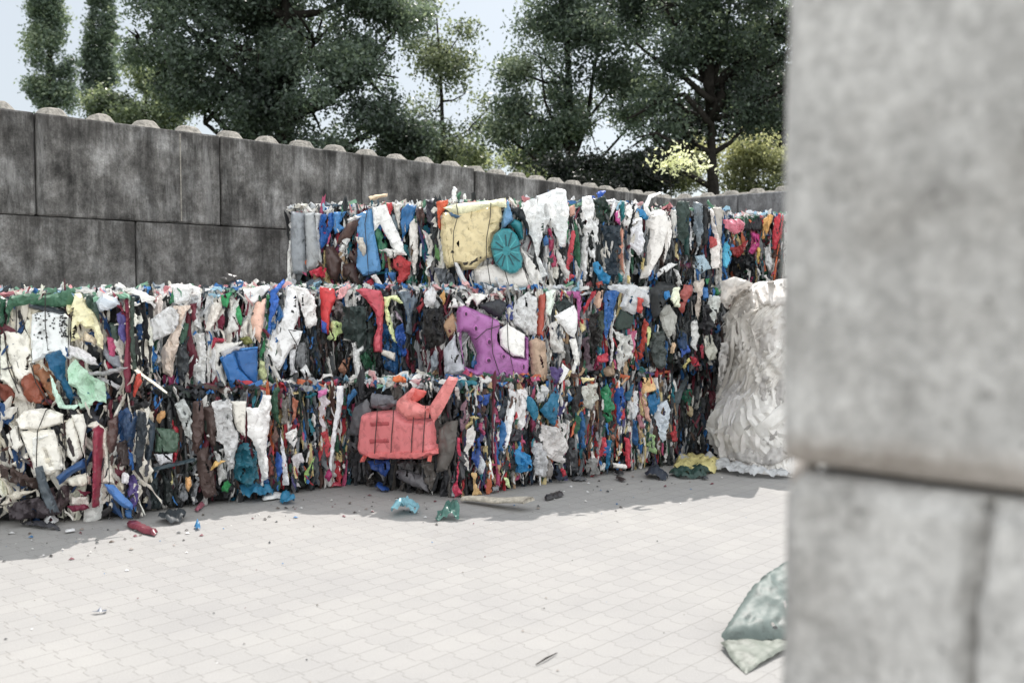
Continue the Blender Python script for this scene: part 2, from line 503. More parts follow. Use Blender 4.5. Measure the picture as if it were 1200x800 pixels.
for k in range(4):
    add_block(C0, d3, n3, -0.7 + 1.6 * k, 1.6, *ROWS[3], M_CONC3, names3[k], 'grey concrete blocks of the far wall', 91 + k, studs=True)
    for ri in (0, 1, 2):
        add_block(C0, d3, n3, -0.7 + 1.6 * k, 1.6, *ROWS[ri], M_CONC3, HID, G_H, 95 + k + 5 * ri, fine=0.3)

# near wall, out of focus at the right
dn = Vector((0.741, -0.671)); nn_ = Vector((0.671, 0.741))
S0 = Vector((x_for(906, 1.24, 1.7), 1.24))
S1 = Vector((x_for(903, 1.24, 1.1), 1.24))
add_block(S0, dn, nn_, 0, 1.6, 1.284, 2.09, M_CONC2, 'large blurred pale concrete block filling the upper right of the photo', 'blurred concrete blocks of the near wall', 201, studs=True, fine=0.03)
add_block(S1, dn, nn_, 0, 1.6, 0.49, 1.276, M_CONC2, 'blurred pale concrete block at lower right with a dark vertical crack', 'blurred concrete blocks of the near wall', 203, studs=False, groove=0.235, fine=0.01)
add_block(S1, dn, nn_, 0.003, 1.6, -0.31, 0.49, M_CONC2, 'bottom block of the near wall, below the photo frame', 'blurred concrete blocks of the near wall', 204, fine=0.2)
V, Fc = tube([S1.to_3d() + Vector((0.02, 0.0, 1.255)) + nn_.to_3d() * 0.05, S1.to_3d() + Vector((0.02, 0.0, 1.266)) + nn_.to_3d() * 0.05,
              S1.to_3d() + Vector((0.02, 0.0, 1.279)) + nn_.to_3d() * 0.05], 0.02, 10, [1, 0.95, 0.75])
tag(mesh_obj('mortar_lump', V, Fc, M_CONC2, origin=tuple(S1.to_3d() + Vector((0.02, 0, 1.26)))), 'small cream mortar lump squeezed between the two blurred near blocks', 'mortar lump')

# paved yard inside the walls
def yard():
    P = [A0 + d1 * -4.5, B0, C0, C0 + d3 * 6.5, Vector((12, 2)), Vector((12, -6)), Vector((-12, -6)), Vector((-12, 1))]
    V = [(p.x, p.y, 0.0) for p in P]
    o = mesh_obj('paved_yard', V, [tuple(range(len(V)))[::-1]], M_PAVE, smooth=False)
    tag(o, kind='structure')
yard()
# ---------------------------------------------------------------- baled plastic
RND = random.Random(7)
PAL = {
 'mix': '26292c 2f3438 1c1e22 55585a 8f9296 d2d0cc d8d6d2 c8c6c4 1f2f45 2a5fae 1b6f82 2c5a44 27332c b8323c 6b2636 b84a72 c9663c d8c48a 5a4038 b89a78 4c3d7a c8c6c4 3a4048 70757a',
 'dark': '1c1e22 26292c 2f3438 23201f 3a3c40 45484c 27332c 1f2f45 55585a 4a3a34 c0beba 2a5fae 6b2636 8f9296',
 'white': 'd8d6d2 ddd9d0 c8c6c4 d2cec6 b8b6b4 9a9c9e 55585a 2f3438 2c5a44 6b2636 26292c e0deda d0d2d4 2a5fae',
 'cream': 'd4cfc4 ddd6c4 c6c0b4 3a3436 2c2a2c 5a4038 4a4a50 6b2636 22407c cfcabf d8d4ca 26292c',
 'grey': '4a4a4e 5a5a5e 3a3a3e 6a6a6e 2c2c30 26262a 55504c c0beba 34302e 22252a',
 'top': 'e0deda d8d6d2 e4e2e0 c8ccd0 d2d6da b8bcc0 9ac0d8 7aa88c d8a8a8 4a5a6c 2f3438 2a5fae d8d6d2 e0e0e0 e8e6e2 c07a80 5a8a70 d8d4c8',
}
PAL = {k: [hexc(h) for h in v.split()] for k, v in PAL.items()}

def strip_geo(o, ax_u, ax_v, ax_n, L_, W_, seed, fold, curl, nu=5, nv=8, lift=0.0):
    """crumpled torn strip centred at o; ax_v long axis, ax_n outward"""
    V, Fc = [], []
    c0 = RND.uniform(-.25, .25) * W_; ph = RND.uniform(0, 50); w0 = RND.uniform(0.4, 1.0); w1 = RND.uniform(0.3, 1.0)
    for j in range(nv + 1):
        t = j / nv
        wj = W_ * (w0 + (w1 - w0) * t) * (0.75 + 0.6 * noise.noise(Vector((t * 5, ph, seed))) + RND.uniform(-.16, .16)) * (1 if 0 < j < nv else 0.4)
        cx = c0 * math.sin(t * 3 + ph) + W_ * 0.35 * noise.noise(Vector((t * 3, ph + 9, seed)))
        for i in range(nu + 1):
            s = i / nu * 2 - 1
            jag = 0.1 * L_ * noise.noise(Vector((s * 3, ph, j))) if j in (0, nv) else 0
            u = cx + s * wj * 0.5
            v = (t - 0.5) * L_ + jag
            r = noise.noise(Vector((u / W_ * 2.6 + ph, t * 2.0, seed)))
            d = fold * (1 - 2.6 * abs(r)) + fold * 0.7 * (1 - 2.4 * abs(noise.noise(Vector((u * 46, v * 20, ph))))) + curl * (1 - s * s) + RND.uniform(-.003, .003) - 0.008 * (abs(s) > 0.9) - lift * 4 * (t - 0.5) ** 2
            V.append(o + ax_u * u + ax_v * v + ax_n * d)
    for j in range(nv):
        for i in range(nu):
            a = j * (nu + 1) + i
            Fc.append((a, a + 1, a + nu + 2, a + nu + 1))
    return V, Fc

class Acc:
    def __init__(s): s.V, s.F, s.C = [], [], []
    def add(s, V, Fc, c):
        k = len(s.V)
        s.V += V
        s.F += [tuple(i + k for i in f) for f in Fc]
        s.C += [c] * len(V) if isinstance(c, tuple) else c
    def build(s, name, mat, parent, origin, smooth=True):
        if s.V:
            return mesh_obj(name, s.V, s.F, mat, parent, origin, s.C, smooth)

BALES = {}
class Bale:
    def __init__(b, key, xl, Yl, xr, Yr, z0, z1, depth, label, pal, wires=0, nfront=150, tops=True, ntop=110, tilt=10, ends=True, size=1.0, group='bales of pressed waste plastic stacked along the wall', backz=None):
        b.key, b.z0, b.z1, b.pal = key, z0, z1, PAL[pal]
        zm = (z0 + z1) / 2
        b.P = Vector((x_for(xl, Yl, zm), Yl, z0)); Q = Vector((x_for(xr, Yr, zm), Yr, z0))
        b.u = (Q - b.P); b.w = b.u.length; b.u.normalize()
        b.n = Vector((b.u.y, -b.u.x, 0)); b.up = Vector((0, 0, 1)); b.h = z1 - z0; b.depth = depth
        b.c = b.P + b.u * b.w / 2 - b.n * depth / 2
        b.root = empty('plastic_bale', b.c); tag(b.root, label, 'bale', group)
        b.wires, b.nf, b.tops, b.ntop, b.tilt, b.ends, b.size = wires, nfront, tops, ntop, tilt, ends, size
        b.k = 0
        BALES[key] = b
    def pt(b, u, v, d):
        return b.P + b.u * u + b.up * v + b.n * d
    def hit(b, px, py, d):
        r = ray(px, py); P = b.P + b.n * d
        t = (P - Vector((0, 0, EYE))).dot(b.n) / r.dot(b.n)
        q = Vector((0, 0, EYE)) + r * t - P
        return q.dot(b.u), q.z, t
    def fill(b):
        # core
        V, Fc = [], []
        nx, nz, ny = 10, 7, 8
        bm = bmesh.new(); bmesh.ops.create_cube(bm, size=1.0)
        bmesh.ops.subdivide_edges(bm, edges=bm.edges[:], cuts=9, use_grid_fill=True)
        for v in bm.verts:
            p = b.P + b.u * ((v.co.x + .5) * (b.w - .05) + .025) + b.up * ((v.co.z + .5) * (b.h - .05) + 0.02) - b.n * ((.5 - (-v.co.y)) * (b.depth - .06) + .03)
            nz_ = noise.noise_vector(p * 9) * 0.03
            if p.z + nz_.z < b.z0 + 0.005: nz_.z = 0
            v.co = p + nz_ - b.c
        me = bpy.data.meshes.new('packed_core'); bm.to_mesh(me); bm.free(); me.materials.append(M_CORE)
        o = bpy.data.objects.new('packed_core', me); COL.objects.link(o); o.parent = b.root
        st = Acc(); big = []
        def piece(o, au, av, an, Ls, Ws, col, fold, curl, lift=0.0):
            V, Fc = strip_geo(o, au, av, an, Ls, Ws, RND.uniform(0, 99), fold, curl, lift=lift)
            if Ls * Ws > 0.012 and len(big) < 45: big.append((V, Fc, col))
            else: st.add(V, Fc, col)
        bands = [[RND.choice(b.pal) for _ in range(2)] for _ in range(14)]
        def face(P, au, an, wd, hh, n, pal):
            for _ in range(n):
                lay = RND.random()
                Ws = RND.lognormvariate(math.log(0.036), .55) * b.size; Ws = min(max(Ws, .012), .16)
                Ls = min(RND.lognormvariate(math.log(0.17), .55), hh * .85) * (b.size ** .5)
                u = RND.uniform(0.0, wd); v = RND.uniform(Ls * .35, max(hh - Ls * .3, Ls * .36))
                a = math.radians(RND.gauss(0, b.tilt))
                if RND.random() < .08: a = RND.uniform(-1.5, 1.5); Ls *= .6
                au2 = au * math.cos(a) + b.up * math.sin(a); av2 = b.up * math.cos(a) - au * math.sin(a)
                tw = RND.gauss(0, .5)
                an2 = an * math.cos(tw) + au2 * math.sin(tw); au3 = au2 * math.cos(tw) - an * math.sin(tw)
                o = P + au * u + b.up * v + an * (RND.uniform(-.02, .035))
                col = RND.choice(pal); k = RND.uniform(.75, 1.15)
                if RND.random() < .55: col = RND.choice(bands[int(u / wd * 13.9 + .8 * noise.noise(Vector((v * 4, u, 1)))) % 14])
                piece(o, au3, av2, an2, Ls, Ws, tuple(min(.87, c * k * 1.22) if min(col) > .3 else c * k for c in col), RND.uniform(.008, .022), RND.uniform(0.0, .02))
        face(b.P, b.u, b.n, b.w, b.h, int(b.nf * 2.1 / b.size), b.pal)
        for _ in range(int(b.nf * .7 / b.size)):       # small chips and torn ends caught between the larger pieces
            Ws = RND.uniform(.008, .035); Ls = RND.uniform(.02, .12)
            a = math.radians(RND.gauss(0, b.tilt * 2.2)); tw = RND.gauss(0, .7)
            au2 = b.u * math.cos(a) + b.up * math.sin(a); av2 = b.up * math.cos(a) - b.u * math.sin(a)
            an2 = b.n * math.cos(tw) + au2 * math.sin(tw); au3 = au2 * math.cos(tw) - b.n * math.sin(tw)
            o = b.P + b.u * RND.uniform(0, b.w) + b.up * RND.uniform(.05, b.h - .03) + b.n * RND.uniform(.03, .085)
            V, Fc = strip_geo(o, au3, av2, an2, Ls, Ws, RND.uniform(0, 99), .008, .004, 3, 4)
            st.add(V, Fc, RND.choice(b.pal))
        if b.ends:
            face(b.P - b.n * b.depth, b.n, -b.u, b.depth, b.h, b.nf // 3, b.pal)
            face(b.P + b.u * b.w, -b.n, b.u, b.depth, b.h, b.nf // 3, b.pal)
        if b.tops:
            for _ in range(int(b.ntop * 1.5)):
                Ws = RND.uniform(.03, .1); Ls = RND.uniform(.08, .25)
                u = RND.uniform(0, b.w); q = RND.random() ** 1.4 * b.depth * .95
                a = RND.uniform(0, 6.28)
                au = b.u * math.cos(a) + b.n * math.sin(a); av = b.n * math.cos(a) - b.u * math.sin(a)
                tl = RND.gauss(0, .35); av2 = av * math.cos(tl) + b.up * math.sin(tl); an = b.up * math.cos(tl) - av * math.sin(tl)
                o = b.P + b.u * u - b.n * q + b.up * (b.h + RND.uniform(-.03, .03))
                col = RND.choice(PAL['top'] if b.key[0] in 'TUF' or b.key == 'B4' else b.pal); piece(o, au, av2, an, Ls, Ws, col, .02, .015)
            rimn, rimp = (75, PAL['top']) if b.key in ('T1', 'T2', 'T3', 'B4', 'U1', 'U2', 'U3', 'U4', 'F3') else (26, b.pal)
            for _ in range(int(b.w * rimn)):      # small torn tips that stand up along the front rim
                Ws = RND.uniform(.014, .06); Ls = RND.uniform(.03, .12)
                u = RND.uniform(0, b.w); q = RND.uniform(-.06, .12); a = RND.gauss(0, .7); e = RND.gauss(0, .5)
                av = (b.up * math.cos(a) + b.u * math.sin(a)); an = (b.n * math.cos(e) + b.u * math.sin(e)); au = av.cross(an).normalized(); an = au.cross(av)
                o = b.P + b.u * u - b.n * q + b.up * (b.h + RND.uniform(-.04, .03))
                V, Fc = strip_geo(o, au, av, an, Ls, Ws, RND.uniform(0, 99), .008, .006, 2, 4)
                st.add(V, Fc, RND.choice(rimp))
        st_o = st.build('plastic_shreds', M_RAG, b.root, b.c, False)
        st_o['kind'] = 'stuff'
        for V, Fc, col in big:
            mesh_obj('plastic_scrap', V, Fc, RND.choice((M_HARD, M_RAG, M_FILM)), b.root, b.c, [col] * len(V), smooth=RND.random() < .3)
        # wires
        for i in range(b.wires):
            u = b.w * (i + .7) / (b.wires + .4) + RND.uniform(-.02, .02)
            pts = []
            D = b.depth
            loop = [(.07, -.02 + b.h * t / 8) for t in range(9)] + [(.0, b.h + .015), (-D * .5, b.h + .02), (-D, b.h), (-D - .01, b.h / 2), (-D, .01), (-D * .5, 0.005), (.05, .012)]
            for (n_, v_) in loop:
                wob = .012 * noise.noise(Vector((u * 5, v_ * 6, i)))
                pts.append(b.pt(u + wob, max(v_, .008), n_ + wob))
            V, Fc = tube(pts, .0032, 5)
            mesh_obj('baling_wire', V, Fc, M_WIRE, b.root, b.c)

def in_poly(x, y, P):
    c = False; j = len(P) - 1
    for i in range(len(P)):
        if (P[i][1] > y) != (P[j][1] > y) and x < (P[j][0] - P[i][0]) * (y - P[i][1]) / (P[j][1] - P[i][1]) + P[i][0]: c = not c
        j = i
    return c
def seg_dist(x, y, P):
    m = 9
    for i in range(len(P)):
        ax, ay = P[i - 1]; bx, by = P[i]
        dx, dy = bx - ax, by - ay; l = dx * dx + dy * dy or 1e-9
        t = max(0, min(1, ((x - ax) * dx + (y - ay) * dy) / l))
        m = min(m, math.hypot(x - ax - t * dx, y - ay - t * dy))
    return m
def sheet_mesh(uv, hole, bulge, fold, seed, jag=0.004, step=None, ang=0.0, rim=.02, fs=1.0):
    if fold > .0045: jag = max(jag, .008)
    """uv polygon -> triangulated crumpled sheet: list of (u, v, d), faces"""
    xs = [p[0] for p in uv]; ys = [p[1] for p in uv]
    area = (max(xs) - min(xs)) * (max(ys) - min(ys))
    if step is None: step = min(.022, max(.008, math.sqrt(area) / 18))
    def resample(poly):
        out = []
        for i in range(len(poly)):
            a, c = poly[i - 1], poly[i]
            l = math.hypot(c[0] - a[0], c[1] - a[1]); k = max(1, int(l / step))
            for q in range(k):
                t = q / k; x, y = a[0] + (c[0] - a[0]) * t, a[1] + (c[1] - a[1]) * t
                nv = noise.noise_vector(Vector((x * 45, y * 45, seed)))
                out.append((x + nv.x * jag, y + nv.y * jag))
        return out
    P = resample(uv); pts = [Vector(p) for p in P]; edges = [(i, (i + 1) % len(P)) for i in range(len(P))]
    loops = [list(range(len(P)))]
    H = None
    if hole:
        H = resample(hole); k = len(pts); pts += [Vector(p) for p in H]
        edges += [(k + i, k + (i + 1) % len(H)) for i in range(len(H))]
    x = min(xs)
    rr = random.Random(seed)
    while x < max(xs):
        y = min(ys)
        while y < max(ys):
            X, Y = x + rr.uniform(-.3, .3) * step, y + rr.uniform(-.3, .3) * step
            if in_poly(X, Y, P) and seg_dist(X, Y, P) > step * .45 and (not H or (not in_poly(X, Y, H) and seg_dist(X, Y, H) > step * .45)):
                pts.append(Vector((X, Y)))
            y += step
        x += step
    vv, ee, ff, _, _, _ = geometry.delaunay_2d_cdt(pts, edges, [], 0, 1e-6)
    F2 = []
    for f in ff:
        cx = sum(vv[i].x for i in f) / len(f); cy = sum(vv[i].y for i in f) / len(f)
        if in_poly(cx, cy, P) and not (H and in_poly(cx, cy, H)): F2.append(tuple(f))
    ca, sa = math.cos(ang), math.sin(ang)
    out = []
    sz = min(max(xs) - min(xs), max(ys) - min(ys))
    R = min(.015, max(.008, .2 * sz)) if bulge < .0295 else min(.05, max(.012, .3 * sz))
    tears = []
    if fold >= .0055 and sz > .07:
        for _ in range(rr.randint(1, 2 + int(sz / .1))):
            tears.append((rr.uniform(min(xs), max(xs)), rr.uniform(min(ys), max(ys)), rr.uniform(.004, .011), rr.uniform(.015, .06), rr.gauss(0, .4)))
    def torn(x, y):
        for tx, ty, a_, b_, th in tears:
            dx, dy = x - tx, y - ty
            p_, q_ = dx * math.cos(th) + dy * math.sin(th), -dx * math.sin(th) + dy * math.cos(th)
            if (p_ / a_) ** 2 + (q_ / b_) ** 2 < 1: return True
        return False
    creases = []
    for _ in range(3 + int(sz / .06)):
        th = rr.gauss(0, .45) if rr.random() < .7 else rr.uniform(0, 3.14)
        creases.append((math.cos(th), math.sin(th), rr.uniform(min(xs), max(xs)), rr.uniform(min(ys), max(ys)), rr.uniform(-1, 1), rr.uniform(.015, .07)))
    for p in vv:
        e = seg_dist(p.x, p.y, P)
        if H: e = min(e, seg_dist(p.x, p.y, H))
        k = min(1, e / R)
        u2, v2 = (p.x * ca + p.y * sa) * fs, (-p.x * sa + p.y * ca) * fs
        r = noise.noise(Vector((u2 * 17, v2 * 4.5, seed))); r2 = noise.noise(Vector((u2 * 42, v2 * 16, seed + 5)))
        r3 = noise.noise(Vector((u2 * 9 + v2 * 5, v2 * 9 - u2 * 4, seed + 11)))
        d = bulge * (1 - (1 - k) ** 2) + fold * .8 * (1 - 2.8 * abs(r)) + fold * .8 * (1 - 2.6 * abs(r2)) + fold * .9 * (1 - 2.6 * abs(r3)) - rim * math.exp(-e / .006)
        if fold > .0015:
            for ca2, sa2, x0_, y0_, am, wd in creases:
                q = abs((p.x - x0_) * ca2 + (p.y - y0_) * sa2)
                if q < wd: d += am * fold * 1.1 * (1 - q / wd)
        out.append((p.x, p.y, d))
    if tears: F2 = [f for f in F2 if not torn(sum(vv[i].x for i in f) / len(f), sum(vv[i].y for i in f) / len(f))]
    return out, F2

def hexs(h): return hexc(h)
NSH = [0]
def sheet(bkey, view, hexcol, pts, name='plastic_scrap', bulge=.012, fold=.012, mat=None, depth=.055, hole=None, ang=0.0, label=None, jag=.005, rim=.009, parent=None, step=None):
    vx, vy, vs = view
    P = [(vx + x * vs, vy + y * vs) for x, y in pts]
    cx = sum(p[0] for p in P) / len(P); cy = sum(p[1] for p in P) / len(P)
    if bkey is None:
        best = None
        for k, b in BALES.items():
            u, v, t = b.hit(cx, cy, .05)
            if -.03 < u < b.w + .03 and -.02 < v < b.h + .06:
                if best is None or t < best[0]: best = (t, k)
        if best is None:
            bd = 9
            for k, b in BALES.items():
                u, v, t = b.hit(cx, cy, .05)
                m = max(-u, u - b.w, 0) + max(-v, v - b.h, 0)
                if m < bd: bd = m; best = (t, k)
        bkey = best[1]
    b = BALES[bkey]
    NSH[0] += 1
    uv = [b.hit(x, y, depth)[:2] for x, y in P]
    if b.z0 < .1: uv = [(u, max(v, 0.012)) for u, v in uv]
    hv = [b.hit(vx + x * vs, vy + y * vs, depth)[:2] for x, y in hole] if hole else None
    out, Fc = sheet_mesh(uv, hv, bulge, fold, NSH[0] * 1.7, jag, step, ang, rim)
    V = [b.pt(u, v, depth + d) for u, v, d in out]
    c = hexc(hexcol)
    c = tuple(min(.88, x * (1.28 if min(c) > .35 else 1.08)) for x in c)
    if mat is None: mat = (M_HARD, M_FILM, M_RAG)[NSH[0] % 3]
    o = mesh_obj(name, V, Fc, mat, parent or b.root, b.c, [c] * len(V), smooth='angle')
    if label: o['label'] = label
    b.k += 1
    return o
BL = 'bales of pressed waste plastic stacked along the wall'
for a in [
 # key, xl, Yl, xr, Yr, z0, z1, depth, label, palette, wires, nfront, tilt
 ('B1', -60, 6.36, 163, 6.56, 0.004, .775, .9, 'ground level bale of cream crate shards with an upright maroon tube, at far left', 'cream', 4, 170, 22),
 ('B2', 164, 6.76, 292, 7.12, 0.004, .775, .95, 'ground level bale with a brown rag and a dark slate strip, beneath the blue bin', 'dark', 0, 150, 9),
 ('B3', 292, 7.15, 408, 7.72, 0.004, .775, 1.0, 'ground level bale of thin white and dark strips left of the coral tank', 'mix', 0, 160, 7),
 ('B4', 405, 7.72, 540, 7.2, 0.004, .80, .8, 'ground level bale of grey shells with the coral red tank strapped to its front', 'grey', 0, 120, 10),
 ('B5', 540, 7.22, 628, 7.72, 0.004, .80, .9, 'ground level bale of blue and white strips just right of the coral tank', 'mix', 0, 170, 7),
 ('B6', 628, 7.72, 712, 8.2, 0.004, .80, .9, 'ground level bale with teal wings and a white jacket, below the tan bag', 'mix', 0, 150, 7),
 ('B7', 712, 8.2, 787, 8.6, 0.004, .80, .9, 'ground level bale with green, blue and red strips, behind the white block on the paving', 'mix', 0, 170, 6),
 ('B8', 788, 8.8, 850, 9.15, 0.004, .79, .85, 'dark recessed ground level bale above the yellow film, beside the white film heap', 'dark', 0, 130, 8),
 ('T1', -60, 6.42, 157, 6.60, .785, 1.45, .9, 'second tier bale with a perforated white panel and brown and mint pieces, at far left', 'cream', 4, 150, 16),
 ('T2', 158, 7.05, 325, 7.62, .785, 1.47, .95, 'second tier bale with the crushed blue bin and white rags', 'white', 0, 200, 10),
 ('T3', 325, 7.66, 418, 8.02, .785, 1.49, 1.0, 'second tier bale with a small red jug and dark green stripes', 'dark', 0, 150, 10),
 ('T4', 418, 7.86, 506, 7.95, .80, 1.49, .9, 'second tier bale with a tall red panel above the coral tank bale', 'dark', 0, 150, 8),
 ('T5', 506, 7.72, 642, 7.95, .81, 1.49, .9, 'second tier bale faced by the big purple crate with a round hole', 'white', 2, 150, 12),
 ('T6', 642, 7.95, 742, 8.32, .81, 1.49, .9, 'second tier bale of white jugs and magenta strips right of the purple crate', 'mix', 0, 170, 7),
 ('T7', 742, 8.36, 850, 8.95, .81, 1.50, .9, 'second tier bale with black hoods and red beads next to the white film heap', 'dark', 0, 190, 8),
 ('U1', 342, 8.35, 512, 8.15, 1.50, 2.18, .85, 'top tier bale of grey bin shells, blue trays and brown curls, leftmost', 'mix', 1, 170, 8),
 ('U2', 512, 8.05, 630, 8.1, 1.50, 2.18, .9, 'top tier bale with the cream crate and the round teal lid', 'white', 2, 120, 8),
 ('U3', 630, 8.1, 742, 8.38, 1.50, 2.19, .9, 'top tier bale draped with dirty white sheets right of the teal lid', 'white', 0, 170, 6),
 ('U4', 742, 8.42, 850, 8.9, 1.51, 2.19, .9, 'top tier bale with a thick white slab and dark green sheets, rightmost', 'dark', 0, 190, 6),
 ('F3', 846, 9.95, 932, 9.65, 1.52, 2.22, .9, 'farthest top bale with pink, black and red film, above the white film heap', 'mix', 0, 150, 8),
 ('F2', 846, 9.95, 932, 9.65, .77, 1.51, .9, 'bale under the pink and black one, hidden behind the white film heap', 'mix', 0, 100, 8),
 ('F1', 846, 9.95, 932, 9.65, .004, .76, .9, 'lowest bale right at the back behind the white film heap', 'mix', 0, 100, 8),
]:
    k, xl, Yl, xr, Yr, z0, z1, dp, lab, pal, wi, nf, ti = a
    Bale(k, xl, Yl, xr, Yr, z0, z1, dp, lab, pal, wi, nf, True, 200 if k in ('T1', 'T2', 'T3') else 110, ti, True, {'B1': 1.7, 'T1': 1.6, 'T2': 1.5, 'U1': 1.3, 'U2': 1.4, 'B4': 1.8, 'B2': 1.3, 'U3': 1.25, 'T4': 1.2}.get(k, 1.05), BL)

